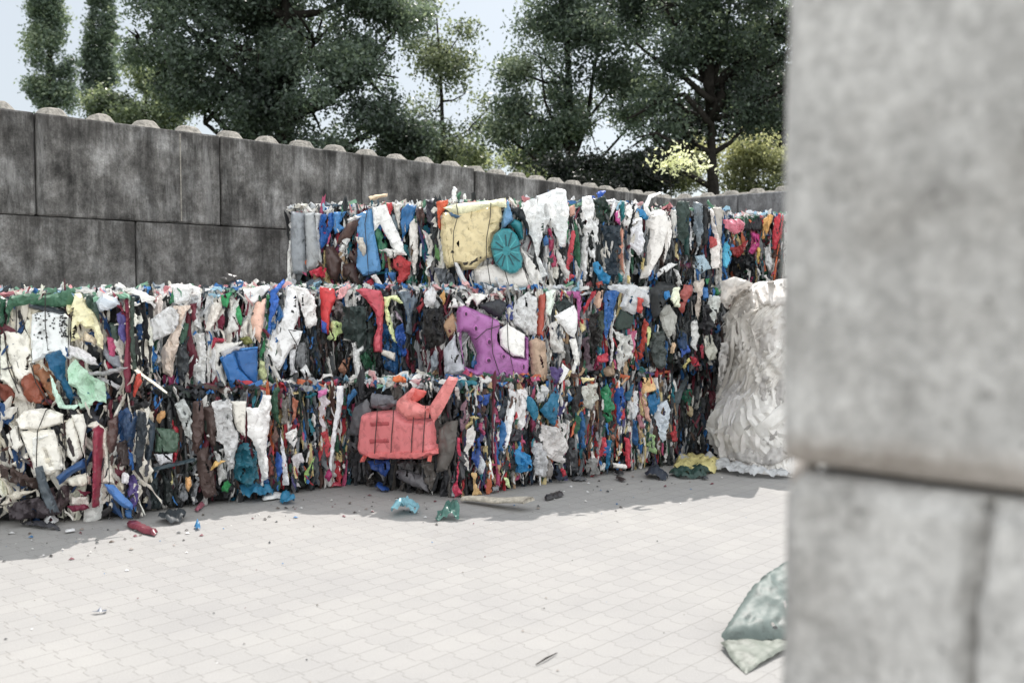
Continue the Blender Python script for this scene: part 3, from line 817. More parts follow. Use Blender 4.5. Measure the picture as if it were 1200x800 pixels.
VIEWS = dict(A=(0, 320, .2), B=(0, 460, .225), C=(200, 320, .2), D=(200, 440, .2), E=(340, 210, .175), F=(500, 210, .175),
             G=(400, 430, .2376), H=(480, 330, .1876), I=(680, 210, .2374), J=(680, 380, .275), K=(360, 320, .17505),
             L=(620, 210, .17505), M=(640, 320, .17505), N=(720, 300, .17505), P=(590, 430, .2))
DATA = '''
A 2b5a44 0,130 40,150 25,300 0,350
A 3f6a52 60,130 160,120 280,130 420,95 440,190 300,200 170,180 80,200 40,300 35,220 d=.07 f=.02
A 3a3f48 165,175 300,190 400,225 385,255 250,225 165,205 b=.04 f=.003 n=rolled_tube
A d4dae2 185,240 260,222 380,235 412,265 405,500 300,470 190,530 178,400 n=perforated_panel f=.004 d=.075 m=H label=perforated_white_panel
A e8d3ac 360,165 400,135 415,200 440,120 465,115 560,235 605,380 600,450 570,420 545,330 500,320 480,290 445,330 470,380 415,400 410,300 430,220 400,240 d=.09 b=.025
A d5c6ae 415,400 470,380 500,340 555,380 560,420 500,400
A ddd9cc 0,360 22,350 40,480 100,680 150,700 110,720 0,620 f=.006 m=H
A d6d3c8 25,340 90,345 120,360 150,325 175,400 190,590 120,640 80,590 50,500 f=.006 d=.07 m=H
A 8c4a34 120,610 180,580 230,640 290,770 160,760 60,760 130,700 b=.02
A a8714e 195,540 260,500 330,640 360,770 290,740 250,650 200,590 b=.03
A 7d4030 0,640 60,660 110,720 40,760 0,740
A 1f5f92 255,480 360,448 385,500 380,600 440,720 410,770 350,640 300,560 d=.08 m=F n=blue_net
A b5d6bf 400,560 440,505 500,560 560,610 620,640 625,760 560,740 530,800 480,790 455,680 410,640 m=F d=.08 f=.022 n=mint_bag
A bcdcc8 290,590 320,640 380,770 470,770 440,800 350,790 300,680 d=.07
A 1f5f72 455,640 480,650 530,710 490,720 d=.1
A a5a5a6 510,580 600,575 700,548 755,550 700,580 600,600 530,600 d=.1 b=.03
A a5a5a6 540,600 640,620 710,660 695,680 620,640 b=.02
A 35493f 480,110 560,130 590,240 600,300 560,240 510,190 f=.02
A c5cdd6 555,170 600,125 680,145 705,185 640,215 580,225 d=.08 b=.03 f=.004
A 7c2b40 730,145 752,150 765,400 765,700 735,700 720,560 735,400 b=.02 f=.003
A 7c2b40 655,100 690,140 740,250 725,260 670,160
A 5d4796 685,240 715,225 745,260 735,420 705,380
A b84a72 625,370 660,375 680,430 670,500 640,480
A 33453c 640,290 690,290 700,440 690,500 655,400
A 8f939b 600,380 640,470 700,490 715,560 660,540 610,480
A d4d2d4 410,420 470,440 560,490 580,540 520,530 430,490 405,510 d=.07
A a82a48 605,520 640,515 660,555 620,570
A 2f68b8 800,130 830,85 885,80 890,200 870,300 885,400 920,490 920,580 880,575 840,600 810,540 795,440 790,330 m=F f=.025
A 36443b 760,130 790,140 785,330 800,560 775,580 762,400
A c2b8b2 900,150 945,130 960,260 890,270
A e6e2de 855,290 940,230 1000,190 1050,240 1040,290 1010,350 900,395 875,385 d=.09 m=F
A cdbcae 1010,190 1115,190 1075,260 1030,460 1005,610 950,580 945,440 1000,350 1050,300 f=.02
A 2f7a52 1010,80 1025,170 990,180
A 7a3040 1115,180 1150,175 1150,270 1125,290
A 93305c 960,600 1020,595 1045,650 1010,690 960,680
A b8a8a0 840,590 900,580 925,620 900,670 850,675 b=.03
A c04a3c 800,590 825,580 835,640 800,700 775,740 780,660
A 3c5c4c 1075,290 1105,295 1100,370 1060,430 1050,390
A dcdad6 1140,350 1200,350 1200,690 1140,640 1120,560 1150,480 f=.02 m=F
A 474c50 1035,440 1090,400 1110,520 1080,640 1040,600
C e4e4e2 0,70 110,60 170,90 180,330 130,300 120,180 20,180 m=F f=.02
C cfc8c0 200,330 240,180 290,140 300,200 260,300 220,340
C ddd9d4 320,340 350,200 400,150 385,240 400,330 330,365
C 2f9a5c 290,130 345,110 350,150 320,200 300,190 f=.02
C 2f9a5c 375,190 400,180 420,260 410,310 380,260
C 7c2440 275,280 305,235 320,260 305,340 280,320
C b03048 245,375 320,380 325,400 260,410 235,450
C d9d9dc 420,100 560,70 590,85 490,185 430,160 f=.003 m=H
C e8b09c 560,145 545,300 525,410 490,370 470,270 500,170 b=.03 f=.002 m=H d=.07
C 2f7a4c 560,120 580,130 575,300 550,450 520,510 515,480 545,380 560,250
C 2348b8 590,100 665,35 670,55 620,120 640,150 600,260 580,390 565,380 580,200 d=.08
C d8d9da 690,80 740,110 760,250 720,330 775,340 750,420 700,450 640,570 600,530 555,465 590,370 660,230 f=.006 m=H d=.08
C d4d2d0 730,80 800,90 840,150 850,300 800,330 770,250 745,150 f=.02
C e6e6e6 680,40 705,-10 705,30 680,130 650,160 d=.09
C d0d0d2 700,450 740,430 720,540 745,580 700,600 690,520
C dddddd 760,570 795,530 820,600 790,640
C 77797c 740,410 790,400 800,530 760,560 725,510
C d23a3e 875,80 960,90 970,150 935,250 925,360 885,340 880,200 b=.045 f=.004 m=H d=.07 n=red_jug
C 3038b0 880,270 910,290 915,355 885,340 d=.125
C d9a0a2 970,100 1050,60 1060,80 1000,150 965,160
C c8e09a 940,275 1000,290 1000,350 960,390 920,400 930,340 f=.03 j=.012 d=.08
C 303c3a 1010,200 1130,190 1160,250 1190,330 1180,460 1110,480 1090,400 1020,380 1000,330 f=.03
C 6c6464 960,160 1010,170 1030,270 990,300 950,230 f=.03
C cccac6 1020,110 1080,85 1080,160 1050,240 1020,200
C d6d4ce 250,410 420,400 380,450 290,500 330,640 330,690 280,640 260,520 f=.006
C a5a5a8 295,460 370,430 440,430 360,460 300,500 d=.085
C 2a5cae 290,500 370,450 400,560 480,640 470,690 375,725 340,640 b=.012 f=.003 m=H d=.1 n=bin_wall rim=.005 j=.001
C 2552a0 370,450 510,435 510,640 480,650 400,560 b=.02 f=.003 m=H d=.085 n=bin_wall rim=.005 j=.001
C 4a80d0 290,495 370,445 512,430 512,440 370,456 292,506 b=.012 f=.001 m=H d=.112 n=bin_rim rim=.01 j=.001
C 8c9050 410,380 460,370 490,410 440,420
C c0c890 520,510 550,520 570,600 540,640 510,590
C 7c2838 240,640 260,600 300,680 230,690
C 7c2838 245,540 258,520 258,600 240,580
C a87860 1000,510 1050,490 1050,560 1010,600 980,560 b=.03
C d6d6d4 1060,410 1085,400 1110,520 1145,640 1100,640 1080,500
C 2a5a40 1100,480 1180,430 1200,520 1190,600 1140,560 f=.03
K c04a58 322,110 400,100 498,120 515,200 505,400 500,530 445,530 440,470 470,350 455,260 400,180 f=.005 m=H d=.09 b=.02 n=red_panel
K cfe09c 510,160 600,145 640,200 620,200 560,170 540,230 580,380 605,470 580,460 530,330 d=.08
K 1f4a86 520,340 560,380 600,480 610,620 600,680 520,640 500,560 510,500 f=.02
K c9c4ba 505,510 590,535 590,590 495,545 f=.002 d=.1
K 2a3fa0 580,370 640,330 660,430 670,540 640,560 600,480 f=.03
K 7c8898 600,120 700,120 740,180 700,300 700,410 660,400 670,290 640,200
K ccccce 785,130 840,90 865,130 850,210 800,230 780,200 b=.03
K a8323c 730,220 770,160 790,210 750,270
K b0a0b0 580,250 620,260 640,330 610,310
K e0763c 580,690 610,685 670,710 650,735 575,725 d=.08
K c9c9c8 300,460 330,510 380,480 380,510 350,560 400,740 330,720 310,610 b=.02
K 803040 660,500 680,520 685,640 660,600
K 1c1c20 770,240 914,230 914,420 820,440 790,350 f=.02
K 808890 820,560 860,500 880,600 830,680 f=.02
K 3c3a3c 190,180 250,230 250,300 200,380 160,340 f=.03
E 8b9096 5,215 95,225 110,640 20,630 0,450 b=.03 f=.004 m=H n=grey_bin_shell
E 9da0a2 95,225 165,220 200,560 170,600 110,620 b=.03 f=.004 m=H n=grey_bin_shell d=.07
E a9abac 165,225 210,230 190,330 215,570 195,560 b=.01 f=.004 m=H d=.065
E 2450b0 210,240 290,225 300,290 270,380 210,480 190,370 f=.02 m=F
E 3f74bc 295,220 380,215 330,300 370,330 300,370 290,290
E 5585c2 440,240 545,195 560,330 610,600 600,620 490,650 440,590 450,400 b=.02 f=.004 m=H d=.075 n=blue_tray j=.002
E 5a443e 480,245 460,300 400,400 310,440 320,390 380,300 b=.04 d=.09 f=.004
E 4a3632 240,450 290,445 350,540 340,640 320,690 260,660 235,520 b=.05 f=.006
E 4f3c38 350,570 430,555 450,640 480,720 430,700 350,650 b=.05 f=.006 d=.08
E 4f3c38 395,460 455,470 450,570 400,540 b=.03 d=.09
E c9c5c2 380,270 430,245 480,245 440,270 395,290 d=.14
E d8d8d6 330,480 360,395 400,400 380,450 345,490 d=.1
E c0b8ac 440,385 490,390 515,470 495,520 465,470 d=.11
E c02f44 130,620 210,585 260,600 250,660 150,650 f=.03 d=.08
E dcdad6 550,190 640,165 690,290 750,420 780,510 730,510 690,470 600,300 560,350 f=.005 m=H d=.09
E b8343c 645,160 685,155 690,200 670,250
E 2f6e50 580,310 650,430 640,580 615,610 590,480 565,370 f=.006
E d8d6d2 595,475 650,460 750,490 700,520 670,530 640,490 d=.11
E b8383c 690,530 740,510 810,560 800,640 740,715 715,690 725,620 690,590 d=.08
E 1f5aa0 745,200 790,165 845,175 830,270 755,400 735,300 f=.005
E 7f8e98 675,220 720,250 725,370 700,330
E c4c0b8 690,160 740,165 735,380 720,320
E c9c5bf 800,300 850,240 860,500 840,640 810,560 830,480 800,460
E 2a6e78 750,430 790,440 800,530 770,500
E 1f6a5c 770,690 830,640 850,690 800,710
E 5c4844 845,200 900,190 910,260 880,320 850,260 f=.02
E 4c4a54 910,140 975,130 990,280 960,330 920,280 f=.02
E d05a34 980,150 1060,135 1060,160 1010,250 1010,350 990,320 985,210 f=.02
E ccc8c4 885,340 920,360 950,510 930,500
E 5a8a50 970,430 1000,480 1010,560 970,530
E d8d4d0 545,650 580,640 640,730 610,740 d=.08
E b02c3c 510,690 550,660 590,740 540,730
E d9d9d9 630,700 650,655 700,730 650,740 d=.08
E 3c68b0 640,620 710,620 700,700 640,660
E 6a6e74 960,590 1040,600 1090,640 1110,730 1000,700 f=.03
F d6c596 110,220 200,215 430,170 490,160 520,280 490,290 490,330 455,360 430,450 440,520 400,530 320,600 240,610 225,570 130,600 110,520 90,370 100,260 b=.03 f=.007 m=H d=.1 n=cream_crate rim=.04 j=.003 label=cream_crate_wall
F e2d6b2 110,190 200,165 420,145 530,125 535,190 430,185 230,245 150,215 b=.03 f=.004 m=H d=.13 n=crate_flange j=.002
F 3c5a80 140,225 165,220 215,245 240,240 200,265 170,255 d=.17
F b0a072 118,290 126,288 160,580 152,582 d=.135 f=.001 b=.004 m=H rim=.003
F b5a678 130,405 210,398 210,406 130,414 d=.135 f=.001 b=.004 m=H rim=.003
F b0a072 300,215 308,214 285,330 262,440 254,438 276,330 d=.135 f=.002 b=.004 m=H rim=.003
F b5a678 410,300 488,278 488,285 412,310 d=.135 f=.001 b=.004 m=H rim=.003
F a0906a 150,330 170,325 178,380 160,390 d=.132 f=.003 b=.003 m=H rim=.003
F 8c7a5a 255,350 268,345 270,380 258,390 d=.132 f=.003 b=.003 m=H rim=.003
F 6a5c48 372,370 388,368 388,392 374,390 d=.135 f=.001 b=.003 m=H rim=.003
F 3a3530 240,560 300,545 370,510 375,525 300,570 250,575 d=.14 b=.002
F 1a7480 555,300 590,265 640,290 650,400 625,410 600,350 b=.04 f=.003 m=H d=.09 n=teal_cup
F d2cec9 315,600 440,565 500,600 580,635 640,590 690,660 720,720 600,740 340,715 b=.04 f=.003 m=H d=.08
F d6d4d0 625,450 700,540 770,640 780,700 750,690 755,770 735,780 700,700 660,580 d=.1 f=.006
F 6088b8 495,290 540,130 580,270 530,320 500,330
F 2f3438 550,190 650,190 700,300 710,450 680,380 640,280 590,240
F d6dadb 630,165 720,120 870,60 920,70 950,200 940,290 930,450 880,460 820,260 760,420 740,520 800,640 760,660 720,520 700,400 m=F f=.022 d=.085 n=white_sheet
F d8dcdd 1030,120 1100,110 1110,200 1100,300 1060,430 1030,300 m=F f=.02
F d8dcdd 1050,300 1075,430 1060,660 1030,600 1040,450 m=F f=.02
F c99a88 950,190 990,170 995,240 960,250 d=.08
F 2c7a50 915,290 955,280 940,430 920,430
F 2f6a4c 985,260 1010,330 1030,560 1020,630 980,500
F c04450 965,345 985,345 975,480 945,620 925,590 935,500 d=.08 f=.02
F c04450 920,680 960,630 990,650 930,700
F b84468 805,330 830,325 850,420 870,590 835,590 815,450
F 3c64a8 775,400 805,370 815,440 780,450
F 3c4c44 800,520 850,520 850,560 815,590
F d0cecb 870,450 910,520 960,620 950,690 900,600 870,520 d=.08
F c8c8ca 170,540 200,550 280,700 230,690 d=.12 f=.003
L 263830 425,130 500,110 540,200 550,300 490,290 440,250 f=.02
L cfcfd2 510,140 570,130 580,190 545,260 540,180 d=.08
L 2238b0 420,120 480,75 515,80 500,105 440,135 d=.1
L c04a90 570,230 605,200 605,310 580,280
L 1f7f86 610,140 640,150 640,270 610,290
L dedad6 640,190 680,165 720,190 680,250 660,320 630,310 f=.02
L c8c8cc 690,270 750,260 755,480 720,510 680,440 670,330 f=.03
L 3a88c8 685,240 740,190 790,230 790,280 740,250 m=F
L cfcbc7 800,225 910,195 940,300 890,500 830,600 800,670 760,665 790,560 800,400 b=.04 f=.003 m=H d=.09 n=white_slab rim=.05 j=.002
L e6e4e2 770,170 800,110 880,85 890,95 815,130 795,190 815,220 860,235 800,245 770,210 d=.14 f=.003 m=H n=white_bracket b=.02
L 36404c 480,310 600,310 610,400 590,560 560,690 510,650 490,450 f=.03
L d0937c 615,320 632,330 620,480 635,640 610,600 585,480
L 1f80c0 430,560 460,550 500,620 545,650 525,710 480,690 430,620 d=.09 m=F
L 1f7f86 590,620 630,650 620,690 590,700
L d4d4d4 400,300 430,270 460,330 460,420 430,440 410,380
L d4d4d4 400,480 445,460 440,540 415,520
L dcc884 745,520 765,530 755,620 745,600
L dcc884 655,640 680,660 665,700 650,690
L a84a3c 440,690 480,680 490,720 450,730 d=.08
L 565c60 765,380 795,370 790,560 765,640
L 3a4a68 640,340 655,340 650,480 670,560 640,520
I d0ccc8 420,150 440,160 450,280 415,400 405,420 420,250
I c4c4c0 445,150 470,150 470,290 455,290
I 33443f 470,110 535,110 535,260 500,330 475,290 f=.02
I 6a737c 545,110 600,120 600,250 575,340 550,250 f=.02
I 2a4c48 505,270 535,265 530,380 510,370
I 23262a 600,130 625,140 625,330 600,320
I ccc6c2 635,150 650,140 670,270 690,330 680,440 650,440 640,330 660,290
I a8a29a 655,140 700,135 700,480 690,480 685,330 660,220 f=.005 m=H
I dac894 475,310 490,330 490,400 475,380
I c8c8ca 540,200 560,270 550,350 535,320
I a8bccc 565,380 610,370 640,440 600,470 570,440 m=F
I d0d0d0 390,440 450,410 480,420 400,470 370,490 d=.08
I d0d0d0 455,440 480,450 505,520 490,520
I 6a3450 510,420 540,410 540,440 515,450
I b84a4c 635,280 670,290 675,330 640,340 d=.08
I c46a7c 705,200 790,195 790,260 750,275 705,240 f=.02
I a83a3c 730,290 770,340 830,300 820,350 780,390 740,360 f=.02
I 2a2a2e 790,250 890,180 905,190 900,250 850,260 f=.02
I 3a9cc4 705,320 725,305 745,370 720,440 705,430
I d8a860 905,200 935,170 955,180 930,250 905,300 895,290
I c83444 955,200 980,165 1005,175 1000,260 965,350 945,340 m=F
I b83a7c 840,265 885,270 885,330 850,370 830,360 860,310
I c8c8c8 905,340 935,330 950,420 930,460 915,420
I d8b85c 875,330 890,340 880,420 870,400
I c8c8c4 1005,180 1040,160 1040,480 1005,480
I 222428 750,380 860,370 870,480 760,500 f=.03
H a2609e 315,155 350,148 560,240 575,270 555,330 560,380 600,430 650,470 720,480 725,340 750,350 750,600 765,650 720,640 660,590 620,620 480,610 400,600 350,560 340,500 325,400 300,300 300,190 n=purple_crate m=H b=.035 f=.003 d=.11 rim=.05 j=.002 hole=330,310;370,320;410,400;430,450;410,550;350,530;335,420 s=.014 label=purple_crate_wall_with_a_large_rounded_hole
H d8d6d2 560,300 610,265 720,330 720,475 640,460 570,400 d=.12 f=.003 m=H
H a84c3c 805,90 855,65 845,200 840,360 790,330 800,200 b=.03 f=.004 m=H
H b89c84 745,370 790,350 850,380 865,600 830,640 760,635 755,480 b=.04 f=.006 d=.09 n=tan_bag
H d0d0d0 660,120 740,60 790,100 790,330 740,330 650,270 640,200 m=F f=.02
H 5a58a8 600,160 650,120 650,230 610,260 600,220 m=F f=.02
H d4d2d0 235,165 275,100 345,140 330,160 270,160 d=.08
H cfcdc8 345,130 390,70 490,80 420,150 400,110 370,150 d=.08
H 3a3c42 425,150 560,105 610,130 600,180 560,230 480,190 b=.03 f=.006
H b08c6c 195,270 270,195 300,250 290,310 245,350 f=.003
H a9acb2 210,430 285,330 290,400 320,460 350,560 300,590 220,580 d=.07 b=.03 f=.006
H 303c3c 910,150 960,100 1030,140 1000,170 910,220
H dcdad8 905,215 1030,145 1050,200 1045,300 1030,350 990,330 b=.03 f=.004 m=H d=.08
H cfcdc9 995,360 1040,350 1055,500 1020,600 1000,590 1025,500 d=.07
H b8609c 975,60 1060,60 1080,130 1060,240 1050,230 1045,110 980,80 d=.09
H cccac6 850,270 900,240 950,330 960,450 900,440 860,350 m=F f=.025
H c8d2c8 850,60 910,50 900,150 880,220 850,200
H 5a3c80 875,530 930,530 930,630 880,625 f=.02
H d6d6d4 935,590 960,510 1000,550 960,620 935,640 d=.08 f=.003
H 4c4c4c 960,380 990,390 1000,500 975,520
H 6c5a64 1080,360 1110,330 1130,480 1150,560 1110,560 1090,470 f=.02
H 22201f 80,200 200,140 220,380 130,420 90,330 f=.02
H c09050 190,90 215,50 230,100 215,150
M b83040 240,230 310,125 335,115 320,160 250,280 d=.08
M c8a48c 320,200 340,120 380,115 370,180 340,250
M 2a50a0 385,120 480,115 470,200 440,290 400,450 370,400 375,220 f=.02
M c4c6c8 410,85 470,75 600,80 680,150 695,230 660,220 640,180 600,260 580,280 490,220 520,140 440,110 m=F d=.09 b=.03
M 2c3c36 455,350 500,240 590,290 570,370 480,385 d=.08 f=.003
M b84038 600,160 640,170 620,270 595,260 d=.11 f=.02 j=.01
M d0d0cc 440,370 480,400 530,420 560,400 560,560 500,620 480,690 470,560 455,440 f=.03 j=.012
M d6d6d4 425,280 440,300 445,440 440,640 425,600 430,450
M b86080 560,400 600,380 580,540 565,520
M c04c40 650,300 670,330 660,480 650,560 620,580 610,540 640,400 f=.02 j=.01
M d0d890 665,330 695,380 680,480 660,500 j=.012
M 3c4442 700,400 780,380 790,600 770,650 720,630 695,500 f=.02
M 2f3234 690,110 760,60 850,70 880,110 800,200 720,330 700,230 b=.04 d=.08 f=.006
M 2a78c8 770,120 820,120 830,160 790,175 d=.12 m=F
M d4e4c0 840,100 880,90 890,230 850,220 830,180 d=.12
M a2a29c 750,240 820,210 880,290 860,380 820,440 780,370 d=.09 f=.006 m=H
M d8b894 830,470 860,460 850,540 825,530
M b83448 340,560 400,530 420,580 370,600 340,590 d=.08
M a89078 385,650 420,620 465,650 460,690 400,690 b=.03
M 2a508c 790,450 810,460 805,640 790,600
M d8c890 235,400 220,330 250,310 260,380
M 2c2a2a 265,280 320,260 330,560 290,600 270,440 f=.03
M 3c463c 325,270 370,240 375,480 345,500 f=.02
N 9c4a44 430,260 470,190 525,200 515,250 470,340 460,390 430,350 b=.03 d=.1
N ccc0b4 530,170 600,150 590,220 570,300 560,430 540,400 545,270 525,200
N ccd0cc 625,260 700,270 690,340 660,420 640,500 620,420 f=.02
N 2a5ca8 585,200 625,210 620,280 590,290
N 1f4a88 655,490 700,450 710,490 680,520 d=.07
N c8c8c6 510,440 550,420 560,540 540,640 510,600
N b8b8ac 590,540 640,520 660,620 680,690 620,700 600,620 f=.02
N 2a3f6c 430,500 480,520 480,620 440,640 420,580
N 3a48b0 440,620 490,590 500,640 450,680 d=.07
N b82c40 500,670 540,670 570,730 540,740 d=.07
N d8cc7c 450,740 500,680 510,700 460,750 d=.08
N 2f7a4c 605,150 625,150 620,190 605,190
N 2f7a4c 680,210 720,190 715,250 680,270
N 2c2c30 570,330 620,320 630,480 600,530 560,480 f=.03
N a83448 575,600 595,590 600,690 580,680
N 8a8a84 300,370 350,320 380,360 350,400 320,410 d=.11 m=H f=.003
B d0ccc4 0,100 100,60 120,90 60,140 0,140
B d8d4ca 80,140 130,90 240,80 330,110 330,160 210,190 100,190 b=.025 f=.004 m=H d=.07
B d2cfc6 30,220 80,170 120,270 90,310 60,290 f=.004
B d9d5cb 100,200 280,190 340,400 290,410 230,430 180,440 170,370 140,300 f=.004 m=H d=.07 n=cream_crate_shard hole=225,300;240,300;270,380;255,385
B e0dcd2 165,235 250,215 255,228 190,250 185,330 172,330 d=.095 f=.002 m=H b=.006 rim=.006
B d0cdc4 340,160 380,120 430,330 390,370 350,330 f=.004 m=H d=.075
B 3a3234 345,250 362,230 395,330 375,335 d=.1 b=.002 f=.002
B d6d3ca 370,115 430,110 450,180 450,260 440,340 400,200 f=.004 d=.08
B cfcabf 60,370 140,310 150,340 80,390
B cfcabf 225,410 330,390 250,440
B d2ccc0 450,170 500,145 560,210 560,270 595,470 530,470 535,300 480,190 f=.005 m=H
B 8c2a40 480,180 510,170 540,200 530,350 515,540 510,600 475,600 478,400 b=.06 f=.002 m=H d=.09 n=maroon_tube rim=.04
B 22407c 290,440 370,380 440,340 450,390 380,420 310,480 b=.04 f=.003 m=H d=.1 n=blue_scoop
B 4c545c 180,390 220,380 250,480 310,620 250,640 200,500 f=.004 m=H d=.12 b=.02
B 4a3c38 0,370 50,380 190,450 200,500 100,480 0,440 f=.02 d=.07
B cdc6b8 5,580 80,510 200,505 120,540 30,590 d=.1
B 40383c 50,570 200,540 330,620 240,650 60,650 f=.03 d=.09
B 45383a 240,500 350,480 370,560 320,620 270,560 f=.03
B 7c2c44 350,590 450,575 470,600 380,620 d=.09
B 7c2c44 400,500 470,520 440,545
B cfcabc 335,455 400,425 475,415 475,480 420,490 360,480 d=.08
B d2ccc4 365,545 460,540 465,590 370,580 d=.08
B 3d62b0 540,475 590,480 690,580 690,610 640,600 570,530 b=.03 f=.003 m=H d=.12 n=blue_paddle
B 5c3c8c 670,440 700,420 720,470 720,560 700,600 665,510 m=F f=.02
B 2f5ca4 650,610 715,590 700,660 660,665
B d6d4d6 630,430 650,410 675,430 665,480 635,470 d=.09
B 5a4440 560,150 620,110 610,250 580,390 555,250
B 4a403e 610,260 660,240 680,370 620,380 f=.02
B 2c3f68 620,150 660,100 710,95 720,150 700,230 690,310 660,270 640,200 b=.04 m=F
B 2f60c0 660,280 690,330 700,400 680,410 m=F
B 3c4654 770,130 810,160 800,280 770,400 750,540 730,520 745,350 760,220 b=.03 f=.004 m=H d=.08
B 2a3038 720,90 760,100 770,200 740,380 715,420 705,300 f=.02
B 4a6252 810,180 900,190 935,220 920,310 810,310 f=.01
B b02838 895,140 930,190 930,260 910,400 895,390 905,260
B bcc0be 905,60 960,30 995,100 995,240 960,220 930,120 m=F f=.02
B c4c4c8 800,320 900,315 895,360 830,375 d=.07
B 3c4a52 770,400 1020,340 1025,360 800,415 b=.02 d=.13 f=.002 m=H rim=.03
B d0c88c 875,410 900,400 905,470 885,500
B d8a468 965,440 995,440 1000,480 980,515 965,490 d=.08
B d8a468 815,110 855,90 860,120 830,160 815,140 d=.08
B 303a3c 750,560 790,420 820,440 840,600 780,620 f=.02
B 262c2c 840,400 900,480 900,590 860,590
D 54423e 130,150 190,140 200,300 150,460 125,440 120,300 m=R f=.015 b=.03 n=brown_rag
D 4c3c38 190,180 250,170 265,300 260,430 210,370 m=R f=.015 b=.03 n=brown_rag
D 50403c 150,450 220,400 250,520 270,700 200,720 160,620 m=R f=.015 b=.03 n=brown_rag
D c6c6c6 230,150 340,135 360,250 390,350 360,540 330,560 300,400 260,380 m=F f=.025 n=white_film
D b4b4b2 250,440 320,420 340,480 330,600 280,640 270,520 m=F f=.02
D d0a860 230,550 260,495 320,495 260,540 d=.1
D c9c5bc 350,150 445,150 440,330 445,370 390,320 370,260 f=.003 m=H
D d8d6d4 445,185 510,190 540,110 590,115 580,260 555,420 570,600 530,615 505,450 470,370 450,350 m=R f=.012 b=.03 d=.08 n=white_cloth
D 1c5f74 380,460 400,400 450,390 500,450 520,600 440,650 370,600 m=F f=.03 n=teal_film
D 2c8a4c 300,650 330,610 355,640 340,680 305,680 d=.09
D 2f5440 590,90 640,60 620,160 640,300 600,240 580,170
D 77736e 650,110 710,100 700,240 680,290 650,280 f=.02
D b06a50 715,120 755,150 730,240 705,290 710,200 d=.08
D 8c2434 690,320 740,240 760,260 740,320
D d4d2d0 670,340 740,300 740,370 720,420 680,370 d=.08
D ccc8ca 700,470 760,450 780,500 750,560 760,650 720,650 710,560 f=.025
D d4d4d8 640,310 655,400 680,500 690,640 660,640 645,480
D 2c44a8 615,440 650,470 650,620 630,620 615,520
D 7c4438 560,470 600,480 610,580 570,590 f=.02
D 6a5048 570,240 610,300 635,350 600,400 570,330
D 9cc070 840,470 830,560 795,640 780,600
D d05058 870,330 930,310 920,480 900,470 890,380 m=F f=.02
D c8c0c4 860,120 900,110 930,160 900,190 880,320 860,260 m=F f=.02
D c86aa0 870,90 920,75 910,110 870,130 d=.08
D cccccf 975,60 1015,60 1010,160 970,350 945,560 930,540 940,380 970,200 f=.004 d=.08 m=H
D 2a5c98 1040,110 1090,70 1100,100 1060,150 1030,200
D 2f5a44 1015,70 1040,80 1030,180 1010,170
D b0306c 900,590 925,540 940,590 920,620
G 5a5a5e 60,200 130,150 150,230 80,340 35,340 f=.006 m=H b=.03
G 68686e 150,130 250,140 290,180 230,210 140,200 b=.03 f=.006
G 4a484c 40,360 85,370 90,420 40,400
G 2a3a98 135,460 240,455 245,500 215,540 150,500 m=F d=.08
G 5c5a5e 270,510 330,500 400,540 430,620 340,580 280,550 b=.03 m=H f=.006
G 5f5a56 480,300 520,265 575,265 560,420 520,510 470,520 b=.03 f=.005 m=H
G 3c3a38 450,270 520,230 480,400 460,390
G 55504c 400,460 450,450 470,540 440,620 410,560 b=.02
G 4a484a 280,460 370,460 390,530 300,495 b=.02
G d07072 105,225 180,218 270,215 330,250 450,260 455,380 465,410 460,430 380,455 150,455 95,435 82,400 95,270 b=.05 f=.002 m=H d=.13 rim=.09 j=.001 n=coral_tank label=crushed_coral_red_plastic_tank_wall s=.014
G d06868 95,425 150,415 460,405 462,430 380,458 150,458 b=.02 f=.002 m=H d=.18 rim=.05 j=.001 n=tank_base
G a8484c 140,270 240,265 240,290 145,295 b=.006 f=.001 d=.181 m=H rim=.004 j=.001 n=tank_recess
G a8484c 135,355 235,350 240,375 140,378 b=.006 f=.001 d=.181 m=H rim=.004 j=.001 n=tank_recess
G d87c78 270,210 280,160 350,100 370,110 345,160 400,190 440,190 430,250 330,260 b=.05 f=.004 m=H d=.16 j=.002 n=tank_fold
G cc5850 350,100 420,120 400,150 350,190 330,150 b=.01 f=.004 m=H d=.15 n=tank_fold
G dd7f7c 430,200 510,70 530,45 575,55 560,90 490,230 455,270 440,250 b=.03 f=.004 m=H d=.17 j=.002 n=tank_arm
G e06a60 90,470 105,435 125,440 110,468 b=.02 f=.001 m=H d=.16 n=tank_foot j=.001
G e06a60 425,465 430,430 445,430 440,468 b=.02 f=.001 m=H d=.16 n=tank_foot j=.001
G 7c5c68 585,200 605,155 635,240 605,320 580,300
G b02848 575,340 595,350 580,480 570,580 600,620 560,660 545,590 565,560 570,430 d=.08
G d0ccc8 620,310 655,275 660,330 630,420 625,510 605,480
G 3040a0 650,360 675,345 685,420 665,500 640,450 m=F
G 2c3ca0 670,140 730,130 720,190 680,180 m=F
G d0d0d2 825,110 860,120 845,280 800,430 790,400 810,280 f=.01
G d4d2d2 860,110 910,110 905,250 880,310 860,250 m=F
G 24589a 780,260 805,270 790,420 770,400
G 3c4450 780,130 830,150 810,250 770,260
G c8a46c 640,520 665,520 660,570 690,630 640,640 650,590 d=.08
G c4d89c 780,490 800,540 825,550 830,600 805,580
G 1f74b4 850,420 920,440 910,510 860,520 m=F
G c0c4c8 680,430 710,480 690,540 665,500 m=F
G 8a8c90 740,590 780,580 780,620 740,630
P 1f7298 125,160 150,170 200,240 190,310 165,310 130,230 m=F d=.08
P 1f6a94 210,250 300,140 320,100 330,130 330,230 300,350 240,290 m=F d=.09
P c4c4c4 190,150 250,105 280,120 250,190 210,220 190,190 m=F f=.02
